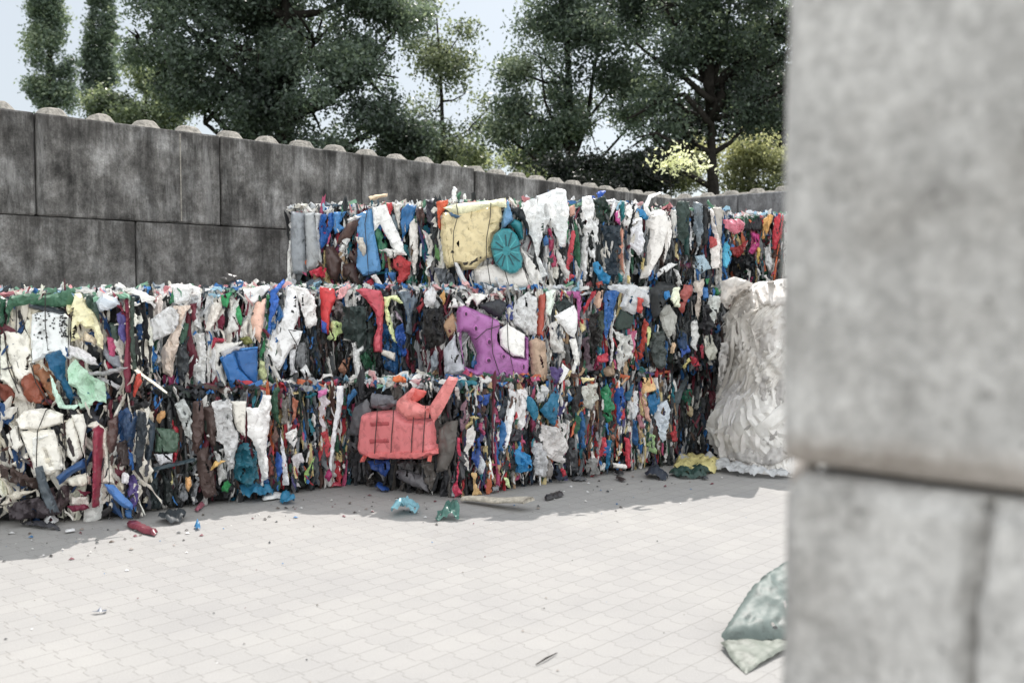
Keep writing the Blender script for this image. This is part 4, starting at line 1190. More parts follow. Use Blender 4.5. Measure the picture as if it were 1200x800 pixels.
P d2d0d0 60,140 130,120 130,250 110,350 80,370 65,250 m=F f=.015
P d4d4d4 10,300 50,160 65,260 30,420 5,510 0,400 f=.01
P 1f5a9c 370,150 410,185 370,210 m=F
P c9c5c3 200,330 290,350 320,310 345,330 340,430 320,560 250,530 200,430 m=F f=.03 d=.07 n=white_jacket
P b8b8ba 160,440 210,440 250,530 250,650 180,630 170,540 m=F f=.02
P 9a9490 250,530 290,530 285,660 245,650 m=F
P 26262a 165,390 200,320 215,360 195,400 220,440 180,430 d=.08
P 2a80c4 55,500 100,420 140,530 140,600 80,620 60,570 m=F f=.03
P 34343a 40,350 110,370 100,430 40,440
P c0c0b8 450,110 540,90 545,190 500,250 460,220 445,160 m=F f=.03
P d8cc9c 450,60 535,65 530,80 470,85 465,100 d=.09
P 2c8a5c 575,130 600,90 625,130 630,310 610,325 580,280 568,190 m=F f=.02
P 2444a8 650,120 700,115 700,270 680,350 650,320 m=F f=.02
P 2c2c2e 390,110 445,100 440,220 400,330 395,200
P 34363a 385,410 430,420 430,620 390,610 365,560
P 3a6c50 390,220 435,290 430,400 405,380 f=.03
P 26508c 445,260 470,300 475,480 455,470
P c83c48 570,410 600,410 595,530 580,510
P 2470a4 605,420 625,430 620,600 598,600
P bc3446 710,410 735,420 738,590 715,590
P d0ccc8 645,560 720,570 720,600 648,590 d=.1 f=.002 m=H b=.02
P a4705c 620,360 660,350 655,400 630,430 f=.02
P 23283c 290,600 350,590 365,650 310,665 f=.02
P b02c3c 325,590 355,600 360,640 335,640 d=.08
P 8c8c8a 480,540 540,530 545,630 490,630 m=F f=.02
P b0b0ae 560,560 590,560 590,610 560,605
P 26587c 715,150 765,90 770,120 735,200 715,190
P c4c8cc 740,200 785,150 780,260 750,330 735,290 m=F
P 5a3a34 515,320 555,320 550,370 520,380
E d8c0a0 520,115 600,100 655,97 650,115 590,130 540,150 f=.004 b=.02 d=.03 m=H
E e0e0e0 1090,50 1120,60 1110,110 1125,140 1090,160 1080,110 j=.012 d=.03
C 3c3836 290,35 330,0 390,10 380,50 340,70 300,60 b=.03 d=.02 m=H f=.005
C 4a6a9a 380,40 430,45 425,65 385,62 d=.03
K 3a3c40 0,60 90,35 110,55 60,95 10,90 b=.03 d=.08 m=H f=.004
E 70747a 100,690 200,660 220,690 170,730 110,720 b=.03 d=.09 m=H f=.004
J d8b078 262,225 310,225 312,280 290,290 265,300 f=.015
J 1f64a0 290,310 330,270 340,340 310,390 290,360 m=F
J c8c8c8 200,290 240,280 235,420 205,380 m=F
J 26508c 218,400 245,410 240,520 222,500 m=F
J c0c8d0 320,340 360,320 365,420 340,500 320,440 m=F f=.025
J a82c34 375,460 400,450 405,495 385,500
J d04858 85,485 105,480 110,560 90,560
J a0c088 285,460 310,470 315,550 290,540 f=.02
J a06a74 240,330 255,380 275,450 255,440 238,380
J c09484 262,310 290,350 298,420 275,400
J 2c6a54 435,280 470,275 480,320 460,350 435,320 m=F
J 606a70 380,350 400,290 460,210 462,230 430,300 400,400 m=F
J a89878 455,340 475,350 470,395 455,385
J 5a2230 545,280 580,290 570,370 550,350
'''
for b in BALES.values(): b.fill()
MM = dict(H=M_HARD, F=M_FILM, R=M_RAG)
HERO = {}
for ln in DATA.strip().splitlines():
    tk = ln.split()
    kw = {}; pts = []
    for t in tk[2:]:
        if '=' in t:
            k, v = t.split('=', 1)
            if k == 'b': kw['bulge'] = float(v)
            elif k == 'f': kw['fold'] = float(v)
            elif k == 'd': kw['depth'] = float(v)
            elif k == 'j': kw['jag'] = float(v)
            elif k == 's': kw['step'] = float(v)
            elif k == 'rim': kw['rim'] = float(v)
            elif k == 'm': kw['mat'] = MM[v]
            elif k == 'n': kw['name'] = v
            elif k == 'label': kw['label'] = v.replace('_', ' ')
            elif k == 'hole': kw['hole'] = [tuple(float(c) for c in p.split(',')) for p in v.split(';')]
        else:
            pts.append(tuple(float(c) for c in t.split(',')))
    if 'depth' not in kw: kw['depth'] = RND.uniform(.045, .068)
    o = sheet(None, VIEWS[tk[0]], tk[1], pts, **kw)
    HERO.setdefault(kw.get('name', ''), []).append(o)

# round teal lid with ribs
def lid():
    b = BALES['U2']; vx, vy, vs = VIEWS['F']
    ou = [(440,500),(430,440),(450,370),(500,330),(560,330),(605,370),(628,430),(625,480),(645,530),(640,590),(600,630),(560,635),(500,605),(460,560)]
    o = sheet('U2', VIEWS['F'], '1a7f8a', ou, 'teal_lid', .012, .001, M_HARD, .19, None, 0, 'round teal lid with radial slots', .001, .03, step=.012)
    A = Acc()
    cx, cy = 535, 480
    for i in range(14):
        a = 2 * math.pi * i / 14 + .1
        for w_ in (0,):
            r0, r1 = 28, 105 if i % 2 else 88
            da = 7
            q = [(cx + r0 * math.cos(a) - da * math.sin(a), cy + r0 * 1.15 * math.sin(a) + da * math.cos(a)),
                 (cx + r1 * math.cos(a) - da * math.sin(a), cy + r1 * 1.25 * math.sin(a) + da * math.cos(a)),
                 (cx + r1 * math.cos(a) + da * math.sin(a) * .3, cy + r1 * 1.25 * math.sin(a) - da * math.cos(a) * .3),
                 (cx + r0 * math.cos(a) + da * math.sin(a) * .3, cy + r0 * 1.15 * math.sin(a) - da * math.cos(a) * .3)]
            V = []
            for dd in (.195, .207):
                for x, y in q:
                    u, v, _ = b.hit(vx + x * vs, vy + y * vs, dd); V.append(b.pt(u, v, dd))
            A.add(V, [(4, 5, 6, 7), (0, 1, 5, 4), (1, 2, 6, 5), (2, 3, 7, 6), (3, 0, 4, 7)], hexc('0c4a54' if i % 3 else '38a0a8'))
    mesh_obj('lid_ribs', A.V, A.F, M_HARD, o, b.c, A.C, False)
lid()

# slots of the purple crate, holes of the perforated panel: small recess frames and dark openings
def chips(bkey, view, items, col, depth, name, parent, thick=.006):
    b = BALES[bkey]; vx, vy, vs = VIEWS[view]
    A = Acc()
    for cx, cy, rx, ry in items:
        V = []
        for dd, s in ((depth, 1), (depth + thick, .85)):
            for a in range(8):
                t = math.pi * (a + .5) / 4
                u, v, _ = b.hit(vx + (cx + rx * s * math.cos(t)) * vs, vy + (cy + ry * s * math.sin(t)) * vs, dd); V.append(b.pt(u, v, dd))
        A.add(V, [tuple(range(8, 16))] + [(a, (a + 1) % 8, 8 + (a + 1) % 8, 8 + a) for a in range(8)], hexc(col))
    o = mesh_obj(name, A.V, A.F, M_HARD, parent, b.c, A.C, False)
    if len(items) > 1: o['kind'] = 'stuff'
    return o
pc = HERO['purple_crate'][0]
sl_ = [(350, 200, 14, 20), (412, 290, 15, 22), (495, 375, 18, 24), (585, 465, 16, 18), (492, 490, 20, 20), (590, 570, 16, 18), (710, 530, 12, 26)]
for it in sl_:
    chips('T5', 'H', [it], 'b868b0', .150, 'crate_slot', pc, .008)
    chips('T5', 'H', [(it[0] + 3, it[1] + 2, it[2] * .6, it[3] * .62)], '4a2048', .1585, 'crate_slot', pc, .002)
pp = HERO['perforated_panel'][0]
r5 = random.Random(5); hs = []
for _ in range(75):
    t = r5.random()
    if r5.random() < .5: x, y = 200 + 120 * r5.random(), 235 + 150 * r5.random() ** 1.3
    else: x, y = 350 + 45 * r5.random(), 245 + 130 * r5.random()
    hs.append((x, y, 4 + 3 * r5.random(), 4 + 3 * r5.random()))
chips('T1', 'A', hs, '1c1c22', .100, 'perforations', pp, .004)

def hwire(bkey, view, pts, depth):
    b = BALES[bkey]; vx, vy, vs = VIEWS[view]; P = []
    for i in range(len(pts) - 1):
        for t in (0, .33, .66):
            x = pts[i][0] + (pts[i + 1][0] - pts[i][0]) * t; y = pts[i][1] + (pts[i + 1][1] - pts[i][1]) * t
            u, v, _ = b.hit(vx + x * vs, vy + y * vs, depth); P.append(b.pt(u, v, depth))
    u, v, _ = b.hit(vx + pts[-1][0] * vs, vy + pts[-1][1] * vs, depth); P.append(b.pt(u, v, depth))
    P = [P[0] - b.n * (depth + .02)] + P + [P[-1] - b.n * (depth + .02)]
    V, Fc = tube(P, .0035, 5)
    mesh_obj('baling_wire', V, Fc, M_WIRE, b.root, b.c)
for x in (175, 255, 355, 412):
    hwire('B4', 'G', [(x + 3, 190), (x, 260), (x - 8, 350), (x - 12, 455), (x - 12, 480)], .19)
for w_ in ([(430, 160), (425, 260), (400, 400), (400, 520), (430, 720), (450, 740)], [(200, 170), (210, 240), (180, 350), (175, 520), (200, 640)], [(510, 570), (560, 740)], [(640, 560), (690, 720)]):
    hwire('U2', 'F', w_, .17)
for w_ in ([(520, 215), (510, 330), (520, 450), (570, 600)], [(610, 240), (615, 400), (650, 560)], [(415, 360), (480, 300), (580, 270)]):
    hwire('T5', 'H', w_, .165)
hwire('U1', 'E', [(520, 195), (500, 300), (515, 500), (525, 640)], .12)
hwire('T2', 'C', [(735, 340), (690, 330), (740, 420)], .11)
for w_ in ([(20, 330), (50, 560), (110, 700)], [(180, 530), (210, 640), (290, 770)], [(265, 120), (265, 300), (280, 450)], [(405, 260), (400, 480)]):
    hwire('T1', 'A', w_, .115)
for w_ in ([(240, 90), (195, 200), (190, 330), (190, 400)], [(330, 120), (335, 250), (345, 380)], [(460, 130), (440, 250), (455, 480)]):
    hwire('B1', 'B', w_, .115)
# ---------------------------------------------------------------- heap of white film
def film_heap():
    cx, cy = 2.53, 8.98
    root = empty('film_heap', (cx, cy, 0))
    tag(root, 'tall heap of crumpled translucent white film slumped beside the bales', 'plastic film')
    def ridged(p, f, seed):
        return 1 - 2.4 * abs(noise.noise(Vector((p.x * f + seed, p.y * f, p.z * f * .55 + seed))))
    V, Fc = [], []
    NA, NH = 260, 150
    def sa_(i): return math.sin(2 * math.pi * i / NA)
    for j in range(NH + 1):
        t = j / NH
        for i in range(NA):
            a = 2 * math.pi * i / NA
            # profile: skirt at the base, upright body, rounded top
            h = 1.6 * math.sin(min(1, t * 1.0) * math.pi / 2) if t > .0 else 0
            R = .56 + (.08 + .4 * max(0, -sa_(i))) * math.exp(-h / .10) + .05 * math.sin(h * 4 + .5)
            top = max(0, (h - 1.05) / .55)
            R *= math.sqrt(max(0, 1 - top ** 3.2))
            ca, sa = math.cos(a), math.sin(a)
            rx, ry = R * .98, R * 1.0
            p = Vector((ca * rx, sa * ry, h))
            wv = noise.noise_vector(p * 1.6) * .45
            q = p + wv
            # drapery: folds hang down and swing sideways
            ang = a * 2.4 + 1.4 * noise.noise(Vector((ca * 1.5, sa * 1.5, h * 2.2))) 
            fold = (1 - 2.6 * abs(noise.noise(Vector((ang * 1.5 + wv.x, h * .5, 3))))) * .045 + (1 - 2.6 * abs(noise.noise(Vector((ang * 4 + wv.y * 2, h * 1.1, 8))))) * .022 + (1 - 2.6 * abs(noise.noise(Vector((ang * 9 + wv.x * 4, h * 2.4, 5))))) * .009
            big = noise.noise(p * 1.9 + Vector((5, 2, 1))) * .14
            d = (fold + big) * (1 if h > .06 else .2)
            p.x += ca * d; p.y += sa * d
            p.z += noise.noise(q * 3) * .08 * min(1, h * 3)
            if h < .35 and sa < 0: p.x += .06 * (1 - h / .35)
            p.z = max(p.z, .006)
            V.append(p + Vector((cx, cy, 0)))
    for j in range(NH):
        for i in range(NA):
            i2 = (i + 1) % NA
            Fc.append((j * NA + i, j * NA + i2, (j + 1) * NA + i2, (j + 1) * NA + i))
    Fc.append(tuple(NH * NA + i for i in range(NA)))
    c = (.9, .885, .86)
    cols = [tuple(k * (1 + .1 * noise.noise(v * 2.2)) for k in c) for v in V]
    m, n, b = new_mat('translucent stretch film')
    at = N(n, 'ShaderNodeVertexColor', layer_name='Col')
    vec = mapping(n, (1, 1, .6), rnd=False)
    n1 = noise_tex(n, vec, 7, 7, .65, 2.2)
    r1 = ramp(n, n1, [(.3, (.82, .8, .78)), (.6, (1, 1, 1))])
    cc = mix(n, .8, at.outputs[0], r1.outputs[0], 'MULTIPLY')
    L(n, cc, b.inputs['Base Color']); b.inputs['Roughness'].default_value = .38
    bm = N(n, 'ShaderNodeBump'); bm.inputs['Strength'].default_value = .6; bm.inputs['Distance'].default_value = .015
    n2 = noise_tex(n, mapping(n, (1.6, 1.6, .22), rnd=False), 14, 5, .6, .8)
    L(n, n2, bm.inputs['Height']); L(n, bm.outputs[0], b.inputs['Normal'])
    tr = N(n, 'ShaderNodeBsdfTranslucent'); L(n, cc, tr.inputs[0]); L(n, bm.outputs[0], tr.inputs['Normal'])
    mx = N(n, 'ShaderNodeMixShader'); mx.inputs[0].default_value = .2
    L(n, b.outputs[0], mx.inputs[1]); L(n, tr.outputs[0], mx.inputs[2]); L(n, mx.outputs[0], n.nodes['Material Output'].inputs[0])
    body = mesh_obj('crumpled_film', V, Fc, m, root, (cx, cy, 0), cols)
    from mathutils.bvhtree import BVHTree
    bvh = BVHTree.FromPolygons(V, Fc)
    def surf(a, h):
        ca, sa = math.cos(a), math.sin(a)
        o = Vector((cx + ca * 2.5, cy + sa * 2.5, h)); hit, nr, _, _ = bvh.ray_cast(o, Vector((-ca, -sa, 0)))
        return hit, Vector((ca, sa, 0))
    AS = Acc()
    for q in range(130):
        a0 = RND.uniform(math.pi * .8, math.pi * 2.15); h0 = RND.uniform(.35, 1.56); Ls = min(RND.uniform(.4, 1.4), h0 - .03); W_ = RND.uniform(.1, .4)
        sw = RND.gauss(0, .3); sw2 = RND.gauss(0, .3); ph = RND.uniform(0, 90); nu, nv = 16, 26
        lift = RND.uniform(.01, .10); fo = RND.uniform(.012, .032)
        rows = []
        for j in range(nv + 1):
            t = j / nv; h = h0 - Ls * t
            a = a0 + sw * t + sw2 * math.sin(t * 3.3 + ph)
            wj = W_ * (.35 + .65 * math.sin(min(1, t * 2.5 + .12) * math.pi / 2)) * (1 - .5 * max(0, t - .8) / .2) * (1 + .35 * noise.noise(Vector((t * 4, ph, 1))))
            row = []
            for i in range(nu + 1):
                s = i / nu - .5
                hh = max(.02, h + .25 * s * wj * sw * 2 + .03 * noise.noise(Vector((s * 4, t * 5, ph))))
                hit, nr = surf(a + s * wj / .6, hh)
                if hit is None: hit = Vector((cx + nr.x * .3, cy + nr.y * .3, hh))
                r1 = noise.noise(Vector((s * 6 + ph, t * .8, 3))); r2 = noise.noise(Vector((s * 13 + ph, t * 1.5, 8)))
                d = .012 + lift * math.sin(min(1, t * 1.15) * math.pi) + fo * (1 - 2.8 * abs(r1)) + fo * .5 * (1 - 2.6 * abs(r2)) - .02 * (abs(s) > .47)
                p = hit + nr * d; p.z = max(p.z, .008); row.append(p)
            rows += row
        cl = RND.choice(['f8f6f2', 'f2eee8', 'eeeae6', 'faf8f4', 'e8e4de', 'f4f2f2'])
        AS.add(rows, [(j * (nu + 1) + i, j * (nu + 1) + i + 1, (j + 1) * (nu + 1) + i + 1, (j + 1) * (nu + 1) + i) for j in range(nv) for i in range(nu)], hexc(cl))
    fo_ = AS.build('film_folds', m, root, (cx, cy, 0), 'angle'); fo_['kind'] = 'stuff'
    # loose draped layers traced over the heap, each hanging a few cm proud of it
    lay = [('ded9d3', (680, 210, .2374), [(700,500),(760,480),(850,510),(850,580),(800,640),(740,660),(690,600)]),
           ('e2ddd8', (680, 210, .2374), [(860,540),(940,500),(1040,500),(1060,620),(960,640),(880,620)]),
           ('d6d2ce', (680, 210, .2374), [(760,620),(850,560),(870,600),(840,720),(790,800),(760,860),(740,800)]),
           ('e0dbd6', (680, 210, .2374), [(870,700),(960,640),(1060,620),(1060,720),(960,760),(880,800),(860,760)]),
           ('cfccc9', (680, 380, .275), [(600,80),(680,60),(700,150),(690,260),(720,330),(680,370),(620,330),(590,240),(590,150)]),
           ('dad6d2', (680, 380, .275), [(730,40),(840,20),(880,90),(860,180),(760,230),(720,170)]),
           ('c9c5c2', (680, 380, .275), [(720,260),(800,210),(880,230),(880,330),(840,400),(780,340),(730,310)]),
           ('c4c1be', (680, 380, .275), [(590,370),(680,380),(740,350),(800,400),(860,470),(800,520),(700,480),(600,450)]),
           ('d2cfcc', (680, 380, .275), [(600,480),(700,500),(800,530),(860,500),(900,560),(820,600),(700,590),(620,560)])]
    for q, (hx, vw, pts) in enumerate(lay):
        P = [((vw[0] + x * vw[2]), (vw[1] + y * vw[2])) for x, y in pts]
        uv = [((x - 890) / 140.0, -(y - 440) / 140.0) for x, y in P]
        out, F2 = sheet_mesh(uv, None, .03, .03, 300 + q * 3.3, .012, .018, RND.uniform(-.6, .6), .03)
        VV = []
        for u, v, d in out:
            r = ray(890 + u * 140, 440 - v * 140).normalized()
            hit, nrm, idx, dist = bvh.ray_cast(Vector((0, 0, EYE)), r)
            if hit is None: dist = 8.6
            # smooth the distance by averaging around
            ds = [dist]
            for ox, oy in ((-6, 0), (6, 0), (0, 6), (0, -6)):
                h2 = bvh.ray_cast(Vector((0, 0, EYE)), ray(890 + u * 140 + ox, 440 - v * 140 + oy).normalized())
                ds.append(h2[3] if h2[0] is not None else dist)
            p = Vector((0, 0, EYE)) + r * (sum(ds) / len(ds) - .035 - d)
            p.z = max(p.z, .008)
            VV.append(p)
        c = hexc(hx)
        mesh_obj('film_layer', VV, F2, m, root, (cx, cy, 0), [c] * len(VV))
film_heap()

# ---------------------------------------------------------------- pieces on the paving
def ground_piece(name, label, cat, px, hexcol, fold=.012, bulge=.01, mat=None, group=None, z=.012, jag=.004, ridge=None, extra=None, step=None):
    P = [on_ground(x, y) for x, y in px]
    c = sum(P, Vector()) / len(P)
    uv = [(p.x - c.x, p.y - c.y) for p in P]
    NSH[0] += 1
    out, Fc = sheet_mesh(uv, None, bulge, fold, NSH[0] * 2.3, jag, step or .015, RND.uniform(0, 3), .004)
    def Z(u, v, d):
        e = z + max(d, -.006)
        if ridge: e += ridge(c.x + u, c.y + v)
        return max(e, .004)
    V = [(c.x + u, c.y + v, Z(u, v, d)) for u, v, d in out]
    o = mesh_obj(name, V, Fc, mat or M_FILM, None, (c.x, c.y, 0), [hexc(hexcol)] * len(V))
    return tag(o, label, cat, group)
GD = 'torn plastic pieces fallen on the paving'
def zz(vx, vy, s, *p): return [(vx + x * s, vy + y * s) for x, y in p]
k3 = 1 / 3
ground_piece('plastic_strip', 'flat maroon plastic strip on the shaded paving in front of the maroon tube', 'plastic scrap', zz(0, 560, k3, (445,165),(480,165),(555,195),(545,208),(500,198),(450,178)), '6a2c38', .004, .02, M_HARD, GD)
ground_piece('plastic_rag', 'crumpled black rag on the paving left of centre, below the brown rag', 'plastic scrap', zz(0, 560, k3, (555,150),(600,140),(655,142),(640,160),(600,168),(560,162)), '2c3238', .02, .02, M_RAG, GD)
ground_piece('plastic_rag', 'thin dark strip at the foot of the lowest left bale', 'plastic scrap', zz(0, 560, k3, (75,168),(120,165),(210,178),(205,186),(130,180),(80,172)), '34343a', .01, .01, M_RAG, GD)
ground_piece('plastic_piece', 'small crumpled white piece in front of the lowest left bale', 'plastic scrap', zz(0, 560, k3, (155,160),(190,148),(207,165),(185,178),(160,174)), 'd0d0d0', .015, .03, M_FILM, GD)
ground_piece('plastic_piece', 'flat white chip on shaded paving, lower left', 'plastic scrap', zz(0, 560, k3, (228,190),(262,186),(265,192),(230,197)), 'cfcfcf', .004, .006, M_HARD, GD)
ground_piece('plastic_strip', 'faded pink stick lying just right of the black rag', 'plastic scrap', zz(0, 560, k3, (683,115),(710,92),(720,100),(695,125)), '9a5a68', .003, .02, M_HARD, GD)
ground_piece('plastic_rag', 'crumpled teal film spilling from the bale foot below the white cloth', 'plastic scrap', zz(0, 560, k3, (805,70),(850,62),(900,68),(930,50),(965,60),(960,78),(900,92),(860,90),(810,80)), '1f6f9c', .035, .03, M_FILM, GD)
ground_piece('plastic_rag', 'blue film scrap lying in shade beside a white strip', 'plastic scrap', zz(0, 560, k3, (985,78),(1010,68),(1040,92),(1000,97),(985,90)), '1f74a4', .02, .02, M_FILM, GD)
ground_piece('plastic_strip', 'white plastic strip on shaded paving between two blue film scraps', 'plastic scrap', zz(0, 560, k3, (920,75),(960,66),(1020,58),(1015,68),(960,80),(925,84)), 'd6d6d4', .004, .02, M_HARD, GD)
ground_piece('plastic_rag', 'small blue crumpled flake where the left shadow ends', 'plastic scrap', zz(0, 560, k3, (683,175),(698,168),(703,182),(688,186)), '2f74b0', .012, .02, M_FILM, GD)
ground_piece('plastic_strip', 'small slate blue stick alone on the sunlit paving at left', 'plastic scrap', zz(0, 560, k3, (320,477),(360,474),(378,465),(374,476),(340,480)), '4c5468', .004, .02, M_HARD, GD)
ground_piece('plastic_rag', 'teal and white film scrap on sunlit paving, left of the green one', 'plastic scrap', zz(400, 560, .3833, (160,105),(185,95),(240,100),(235,118),(200,112),(180,122),(150,122)), '7fb4c4', .025, .02, M_FILM, GD)
ground_piece('plastic_rag', 'crumpled dark green film scrap on sunlit paving below the coral tank', 'plastic scrap', zz(400, 560, .3833, (288,134),(295,116),(330,112),(362,120),(360,134),(320,130)), '4a7a70', .03, .03, M_FILM, GD)
ground_piece('plastic_strip', 'dark flat plate on shaded paving below the white jacket', 'plastic scrap', zz(400, 560, .3833, (620,65),(670,48),(680,58),(625,73)), '2a2628', .004, .02, M_HARD, GD)
ground_piece('plastic_rag', 'crumpled navy rag on shaded paving in front of the red and blue strips', 'plastic scrap', zz(680, 380, .275, (275,645),(305,635),(340,645),(375,652),(365,668),(320,662),(280,660)), '22283a', .02, .03, M_RAG, GD)
ground_piece('plastic_rag', 'small dark flake on shaded paving near the film heap', 'plastic scrap', zz(680, 380, .275, (515,658),(545,655),(548,664),(520,667)), '3a3c42', .006, .012, M_RAG, GD)
ground_piece('plastic_rag', 'grey flat flake at the foot of the teal wing bale', 'plastic scrap', zz(590, 430, .2, (395,660),(450,652),(490,665),(470,676),(410,672)), '5a5c60', .006, .012, M_RAG, GD)
ground_piece('plastic_rag', 'small black flake at the foot of the green strip bale', 'plastic scrap', zz(590, 430, .2, (650,630),(690,627),(708,637),(670,641)), '1c1c20', .006, .012, M_RAG, GD)
ground_piece('plastic_rag', 'dark bits beside a pair of shards in the shade, right of centre', 'plastic scrap', zz(590, 430, .2, (650,655),(675,655),(720,672),(700,678),(660,665)), '3a3030', .006, .012, M_RAG, GD)
ground_piece('plastic_strip', 'blue flap on the ground below the grey shells, left of the green scrap', 'plastic scrap', zz(400, 430, .2376, (165,605),(200,600),(240,612),(225,622),(180,616)), '2a3fa0', .01, .02, M_FILM, GD)
ground_piece('plastic_strip', 'pinkish red strip lying where the narrow strip bale meets the paving', 'plastic scrap', zz(200, 440, .2, (935,648),(970,640),(1005,642),(1000,656),(945,660)), 'a83a4c', .004, .02, M_HARD, GD)
ground_piece('yellow_film', 'crumpled yellow film at the foot of the dark recessed bale', 'plastic film', [(789,551),(792,543),(812,539),(836,541),(846,547),(838,555),(812,557)], 'd8cc86', .016, .05, M_FILM)
ground_piece('green_film', 'dark green film lying in front of the yellow film', 'plastic film', [(783,557),(800,552),(822,550),(833,554),(826,561),(800,562)], '2f4a44', .016, .03, M_FILM)
ground_piece('white_film', 'flat white film trailing from the heap onto the paving', 'plastic film', zz(680, 380, .275, (400,590),(480,585),(560,590),(640,610),(760,640),(900,650),(880,662),(740,656),(620,640),(520,612),(420,604)), 'c4c6c8', .02, .03, M_FILM)
# loose board
def board():
    a, b_ = on_ground(543, 588), on_ground(620, 599)
    d = (b_ - a); Ld = d.length; d.normalize(); s = Vector((-d.y, d.x, 0))
    V, Fc = [], []
    n = 12
    for i in range(n + 1):
        t = i / n
        z0 = .012 + .05 * t + .006 * math.sin(t * 9)
        w_ = .035 + .035 * t
        p = a + d * Ld * t
        for q, (k, h) in enumerate(((-1, 0), (-1, .02), (-.2, .032), (.7, .028), (1, .012), (1, 0))):
            V.append(p + s * w_ * k + Vector((0, 0, z0 + h + (.004 * noise.noise(Vector((t * 8, q, 0)))))))
    for i in range(n):
        for q in range(6):
            q2 = (q + 1) % 6
            Fc.append((i * 6 + q, i * 6 + q2, (i + 1) * 6 + q2, (i + 1) * 6 + q))
    Fc.append(tuple(range(6))); Fc.append(tuple(n * 6 + q for q in range(6))[::-1])
    tag(mesh_obj('loose_board', V, Fc, M_WOOD, origin=tuple(a)), 'pale weathered board lying across the shadow edge at the bale foot', 'board')
board()
V, Fc = tube([on_ground(628, 780) + Vector((0, 0, .006)), on_ground(640, 774) + Vector((0, 0, .012)), on_ground(653, 766) + Vector((0, 0, .006))], .004, 5, [.5, 1, .4])
tag(mesh_obj('twig', V, Fc, M_BARK, origin=tuple(on_ground(640, 774))), 'thin dry twig on the sunlit paving near the bottom edge', 'twig')
# crumbs
A = Acc(); r9 = random.Random(3)
for _ in range(230):
    if r9.random() < .78:
        px, py = r9.uniform(-20, 900), 0
        base = np.interp(px, [0, 160, 290, 410, 540, 700, 850], [622, 618, 594, 576, 590, 562, 548]); py = base + abs(r9.gauss(0, 18))
        s = r9.uniform(.002, .017)
    else:
        px, py = r9.uniform(0, 930), r9.uniform(600, 800); s = r9.uniform(.002, .007)
    p = on_ground(px, py); V = []
    for a in range(5):
        t = a * 1.257 + r9.uniform(-.3, .3); V.append(p + Vector((math.cos(t) * s * r9.uniform(.5, 1.4), math.sin(t) * s * r9.uniform(.5, 1.4), .003 + r9.uniform(0, .4) * s)))
    V.append(p + Vector((0, 0, .004 + s * .7)))
    A.add(V, [(a, (a + 1) % 5, 5) for a in range(5)], hexc(r9.choice(['2a2826', '3a3430', '5a4c40', 'c8c6c2', '8a8078', '2f3438', '6a2c38', '2a5f9a', 'd0d0d0'])))
o = A.build('litter_crumbs', M_RAG, None, (0, 0, 0)); tag(o, 'tiny crumbs and flakes of plastic scattered over the paving', 'litter', kind='stuff')

# grey-green sheet caught at the foot of the near wall
def tarp():
    vx, vy, s = 800, 480, .4
    root_p = on_ground(890, 760)
    root = empty('plastic_sheet', root_p)
    tag(root, 'wrinkled grey green plastic sheet lying on the sunlit paving beside the near wall', 'plastic sheet')
    base = on_ground(vx + 185 * s, vy + 772 * s)
    # ridge line: from (110,680) to (290,672) lifted off the paving
    up = [(112,665),(150,600),(200,530),(240,490),(285,452),(345,430),(380,470),(380,672),(290,672),(200,678),(125,684)]
    lo = [(110,680),(190,676),(290,670),(380,668),(345,690),(290,703),(240,735),(185,772),(150,735)]
    # plane rising away from the camera, hinge at the lower tip
    dirn = Vector((0.12, 1, 0)).normalized()
    def on_plane(px, py, tilt, z_off, o):
        n = Vector((-dirn.x * math.sin(tilt), -dirn.y * math.sin(tilt), math.cos(tilt)))
        r = ray(px, py); t = (o - Vector((0, 0, EYE))).dot(n) / r.dot(n)
        return Vector((0, 0, EYE)) + r * t
    o1 = base + Vector((0, 0, .006))
    hinge = on_plane(vx + 112 * s, vy + 680 * s, math.radians(4), 0, o1)
    for nm, poly, tilt, o, hx, fo in (('folded_corner', lo, 4, o1, '7d8379', .004), ('sheet_body', up, 22, hinge, '66736f', .006)):
        P = [on_plane(vx + x * s, vy + y * s, math.radians(tilt), 0, o) for x, y in poly]
        c = sum(P, Vector()) / len(P)
        uv = [(p.x - c.x, p.y - c.y) for p in P]
        out, Fc = sheet_mesh(uv, None, .03 if tilt > 10 else .006, fo, 77 + tilt, .002, .011, math.radians(-42), .004, fs=.6)
        n = Vector((-dirn.x * math.sin(math.radians(tilt)), -dirn.y * math.sin(math.radians(tilt)), math.cos(math.radians(tilt))))
        V = []
        for u, v, d in out:
            x, y = c.x + u, c.y + v
            z = o.z - (n.x * (x - o.x) + n.y * (y - o.y)) / n.z
            V.append((x, y, max(z + d, .004)))
        mesh_obj(nm, V, Fc, M_DULL, root, root_p, [hexc(hx)] * len(V))
tarp()

